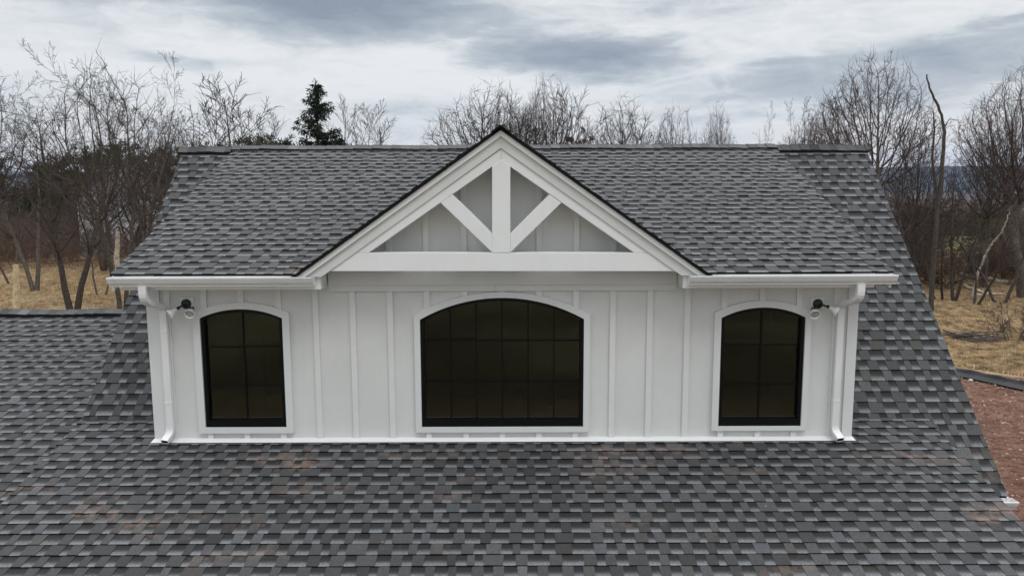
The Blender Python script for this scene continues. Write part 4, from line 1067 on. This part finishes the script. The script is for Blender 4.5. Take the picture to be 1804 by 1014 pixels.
tag(scatter('brush', [(-120, 330, 62, 110)], 1, m_brush, [('shrub', 3), ('shrub', 4)], 120, (2.5, 5.2)), 'brown leafless brush filling the ground behind the left trees', 'brush')
tag(scatter('brush', [(-120, 330, 54, 80)], 4, m_brush2, [('shrub', 3), ('shrub', 4)], 45, (2.0, 4.0)), 'low rusty brush at the edge of the left field', 'brush')
tag(scatter('brush', [(1540, 1640, 55, 110), (1760, 1950, 55, 110), (1640, 1760, 90, 130)], 2, m_brush, [('shrub', 3), ('shrub', 4)], 120, (2.6, 5.0)), 'brown leafless brush between the right trees and the field', 'brush')
tag(scatter('brush', [(1570, 1900, 46, 56)], 3, m_brush2, [('shrub', 4), ('shrub', 2)], 34, (1.6, 3.2)), 'low rusty brush along the right wood edge', 'brush')
def far_wood(name, seed, n, px, dist, hs, m, label):
    r = np.random.RandomState(seed); V = []; F = []
    P0 = np.stack([r.uniform(*px, n), dist[0]+(dist[1]-dist[0])*r.rand(n)], 1)
    for x, d in P0:
        p = ground_at(x, d); p[2] = float(gz_(p[0], p[1])); h = r.uniform(*hs); k = 34
        c = p+np.stack([r.normal(0, h*.2, k), r.normal(0, h*.2, k), h*r.uniform(.25, .9, k)], 1)
        dd = np.stack([r.normal(0, .45, k), r.normal(0, .45, k), r.uniform(.4, 1.3, k)], 1)*h*.16; sd = np.stack([r.normal(0, 1, k), r.normal(0, 1, k), np.zeros(k)], 1)*.012*h*.5
        for i in range(k):
            q = len(V); V.extend([c[i]-sd[i], c[i]+sd[i], c[i]+dd[i]+sd[i]*.2, c[i]+dd[i]-sd[i]*.2]); F.append((q, q+1, q+2, q+3))
        q = len(V); V.extend([p+[-.1, 0, 0], p+[.1, 0, 0], p+[.05, 0, h*.7], p+[-.05, 0, h*.7]]); F.append((q, q+1, q+2, q+3))
    o = np_mesh(name, np.array(V), np.array(F), m); tag(o, label, 'woodland', kind='stuff'); return o
far_wood('woodland', 1, 500, (-150, 360), (110, 200), (7, 11), m_brush, 'far brown leafless wood behind the left trees')
far_wood('woodland', 2, 900, (1500, 1950), (130, 420), (5, 8), m_brush, 'far brown leafless wood below the blue hills')

# dry grass tufts on the visible fields
def grass(name, boxes, seed, n, m, hs=(.04, .13)):
    r = np.random.RandomState(seed); V = np.zeros((n*3, 3, 3)); 
    w_ = np.array([b_[4] for b_ in boxes], float); w_ /= w_.sum(); idx = r.choice(len(boxes), n, p=w_)
    B = np.array([b_[:4] for b_ in boxes])[idx]
    d = B[:, 2]+(B[:, 3]-B[:, 2])*r.rand(n); px = B[:, 0]+(B[:, 1]-B[:, 0])*r.rand(n)
    kx = (px-902)/FPX*.985; X = kx*d; Y = CY+d
    keep = ~((Y+X*.95 < 32.0) & (X > 3)); 
    Zg = gz_(X, Y); h = r.uniform(*hs, n)
    for k in range(3):
        a = r.rand(n)*6.28; wd = r.uniform(.012, .035, n); ln = r.uniform(-.6, .6, n)*h; a2 = r.rand(n)*6.28; ox = r.normal(0, .05, n); oy = r.normal(0, .05, n)
        base = np.stack([X+ox, Y+oy, Zg-.02], 1)
        V[k::3, 0] = base-np.stack([np.cos(a)*wd, np.sin(a)*wd, 0*wd], 1); V[k::3, 1] = base+np.stack([np.cos(a)*wd, np.sin(a)*wd, 0*wd], 1)
        V[k::3, 2] = base+np.stack([np.cos(a2)*ln, np.sin(a2)*ln, h], 1)
    V = V[np.repeat(keep, 3)]
    o = np_mesh(name, V.reshape(-1, 3), np.arange(len(V)*3).reshape(-1, 3), m); tag(o, 'short dry tan grass over the field', 'grass', kind='stuff'); return o
m_grass = mat('dry_grass', (.46, .345, .21), 1, .05, var=.5, scale=2.2)
grass('dry_grass', [(1600, 1860, 24, 40, 3.), (1580, 1860, 40, 60, 2), (-60, 260, 34, 68, 2.)], 3, 110000, m_grass)

# stones on the soil
r = np.random.RandomState(9); V = []; F = []
ico = [(0, 0, 1), (1, 0, 0), (0, 1, 0), (-1, 0, 0), (0, -1, 0), (0, 0, -1)]; icf = [(0, 1, 2), (0, 2, 3), (0, 3, 4), (0, 4, 1), (5, 2, 1), (5, 3, 2), (5, 4, 3), (5, 1, 4)]
for i in range(16000):
    x, y = r.uniform(6, 26), r.uniform(-6, 21)
    if y+x*.95 > 31.4: continue
    s = .012+.045*r.rand()**5; b0 = len(V); z = float(gz_(x, y)); q = r.uniform(.6, 1.3, (6, 3))
    for k, p in enumerate(ico): V.append((x+p[0]*s*q[k, 0], y+p[1]*s*q[k, 1], z+p[2]*s*q[k, 2]*.7))
    F += [tuple(b0+k for k in f) for f in icf]
o = np_mesh('gravel', V, F, m_rock); tag(o, 'pale stones scattered over the red soil', 'gravel', kind='stuff')
def boulder(px, py, s, label):
    v = ray(px, py); p = CAM+v*(-CH/v[2]); r = np.random.RandomState(int(px)); import bmesh
    bm = bmesh.new(); bmesh.ops.create_icosphere(bm, subdivisions=2, radius=s)
    for q in bm.verts: q.co *= r.uniform(.82, 1.12); q.co.z *= .7
    me = bpy.data.meshes.new('rock'); bm.to_mesh(me); bm.free(); me.materials.append(m_rockw)
    o = bpy.data.objects.new('rock', me); C.objects.link(o); o.location = (p[0], p[1], s*.3); tag(o, label, 'rock'); return o
m_rockw = mat('whitish_rock', (.58, .54, .50), .9, .2, var=.2, scale=6)
boulder(1790, 679, .16, 'whitish rock lying against the silt fence')
boulder(1710, 671, .08, 'small pale stone below the silt fence near the roof edge')

# silt fence: loose black fabric on stakes
F0 = CAM+ray(1672, 657)*(-CH/ray(1672, 657)[2]); F1 = CAM+ray(1830, 690)*(-CH/ray(1830, 690)[2])
sf = empty('silt_fence', (float(F0[0]), float(F0[1]), 0)); tag(sf, 'low black fabric silt fence between dry grass and red soil', 'fence')
n = 60; V = []; r = np.random.RandomState(3); Fq = []
for i in range(n+1):
    t = i/n; p = F0+(F1-F0)*t*1.4-F0+(F1-F0)*-.1; sag = .17+.02*math.sin(i*.5)+.015*r.rand(); wv = .03*math.sin(i*.4)+.015*r.rand()
    nx, ny = .78, .62
    for (o1, h) in ((-.45, .02), (-.2, .035+.02*r.rand()), (-.02+wv*.4, .07), (wv*.6, sag*.5), (wv, sag), (wv+.02, sag-.005), (wv*.6+.02, sag*.5), (.02+wv*.4, .0)):
        V.append((p[0]-nx*-o1*1.0, p[1]+ny*o1, h+float(gz_(F0[0]+p[0], F0[1]+p[1]))))
    if i:
        b0 = (i-1)*8
        for j in range(7): Fq.append((b0+j, b0+j+1, b0+8+j+1, b0+8+j))
np_mesh('fabric', V, Fq, m_fabric, sf, smooth=True)
for i in range(5):
    p = (F1-F0)*(-.05+i*.33); b = MB(); b.box(p[0]+.04, p[0]+.08, p[1]+.04, p[1]+.08, -.1, .42); b.build('stake', m_post, sf)
# brush pile
v = ray(1705, 598); p = CAM+v*(-CH/v[2]); bp = empty('brush_pile', (float(p[0]), float(p[1]), 0)); tag(bp, 'heap of cut grey sticks lying on the dry grass', 'stick pile')
r = np.random.RandomState(4)
paths = []
for i in range(46):
    c = np.array([r.normal(0, .5), r.normal(0, .35), .06+abs(r.normal(0, .11))]); a = r.normal(0, .5); L = r.uniform(.5, 1.5); d = np.array([math.cos(a), math.sin(a)*.7, r.normal(0, .10)])*L
    q0, q2 = c-d*.5, c+d*.5; q0[2] = max(.02, q0[2]); q2[2] = max(.02, q2[2]); md = c+r.normal(0, .04, 3); md[2] = max(.03, md[2]); ra = r.uniform(.012, .035)
    paths.append((np.array([q0, md, q2]), np.array([ra, ra*.9, ra*.6])))
V, F = tubes(paths, 6); np_mesh('sticks', V, F, m_twig3, bp)
# ------------------------------------------------------------------ far houses
def far_house(px, dist, w_, d_, h_, rot, label, zoff=0):
    loc = ground_at(px, dist); H2 = empty('house', (loc[0], loc[1], float(gz_(loc[0], loc[1]))+zoff)); tag(H2, label, 'house'); H2.rotation_euler = (0, 0, R(rot))
    b = MB(); b.box(-w_/2, w_/2, -d_/2, d_/2, -.5, h_); b.prism([(-w_/2, -d_/2, h_), (-w_/2, d_/2, h_), (-w_/2, 0, h_+d_*.33)], (w_, 0, 0)); b.build('wall', m_hwall, H2)
    b = MB()
    for sg in (-1, 1):
        b.prism([(-w_/2-.4, sg*(d_/2+.4), h_-.2), (-w_/2-.4, 0, h_+d_*.33+.10), (-w_/2-.4, 0, h_+d_*.33+.28), (-w_/2-.4, sg*(d_/2+.4), h_-.02)], (w_+.8, 0, 0))
    b.build('roof', m_hroof, H2)
    for sx in (-.3, 0, .3):
        for zz in (1.0, 3.6):
            if zz+1.3 < h_:
                b = MB(); b.box(sx*w_-.5, sx*w_+.5, -d_/2-.04, -d_/2-.005, zz, zz+1.3); wn = b.build('window', m_hwin, H2)
                b = MB(); b.box(sx*w_-.6, sx*w_+.6, -d_/2-.06, -d_/2-.042, zz-.1, zz); b.build('sill', m_trim, wn)
far_house(222, 76, 8, 8, 5.6, 112, 'white two storey house with a grey roof behind the left trees')
far_house(1566, 135, 8, 6, 3.2, 10, 'small white house glimpsed past the right roof edge', zoff=1)

# ------------------------------------------------------------------ air
hz = MB(); hz.box(-4700, 4700, -400, 6100, -60, 190); m = bpy.data.materials.new('air'); m.use_nodes = True; nt = m.node_tree; nt.nodes.clear()
pv = node(nt, 'ShaderNodeVolumePrincipled', {'Color': (.50, .64, .95, 1), 'Density': 0.85e-4, 'Anisotropy': 0.0}); o_ = node(nt, 'ShaderNodeOutputMaterial'); nt.links.new(pv.outputs[0], o_.inputs['Volume'])
tag(hz.build('haze', m), kind='stuff')
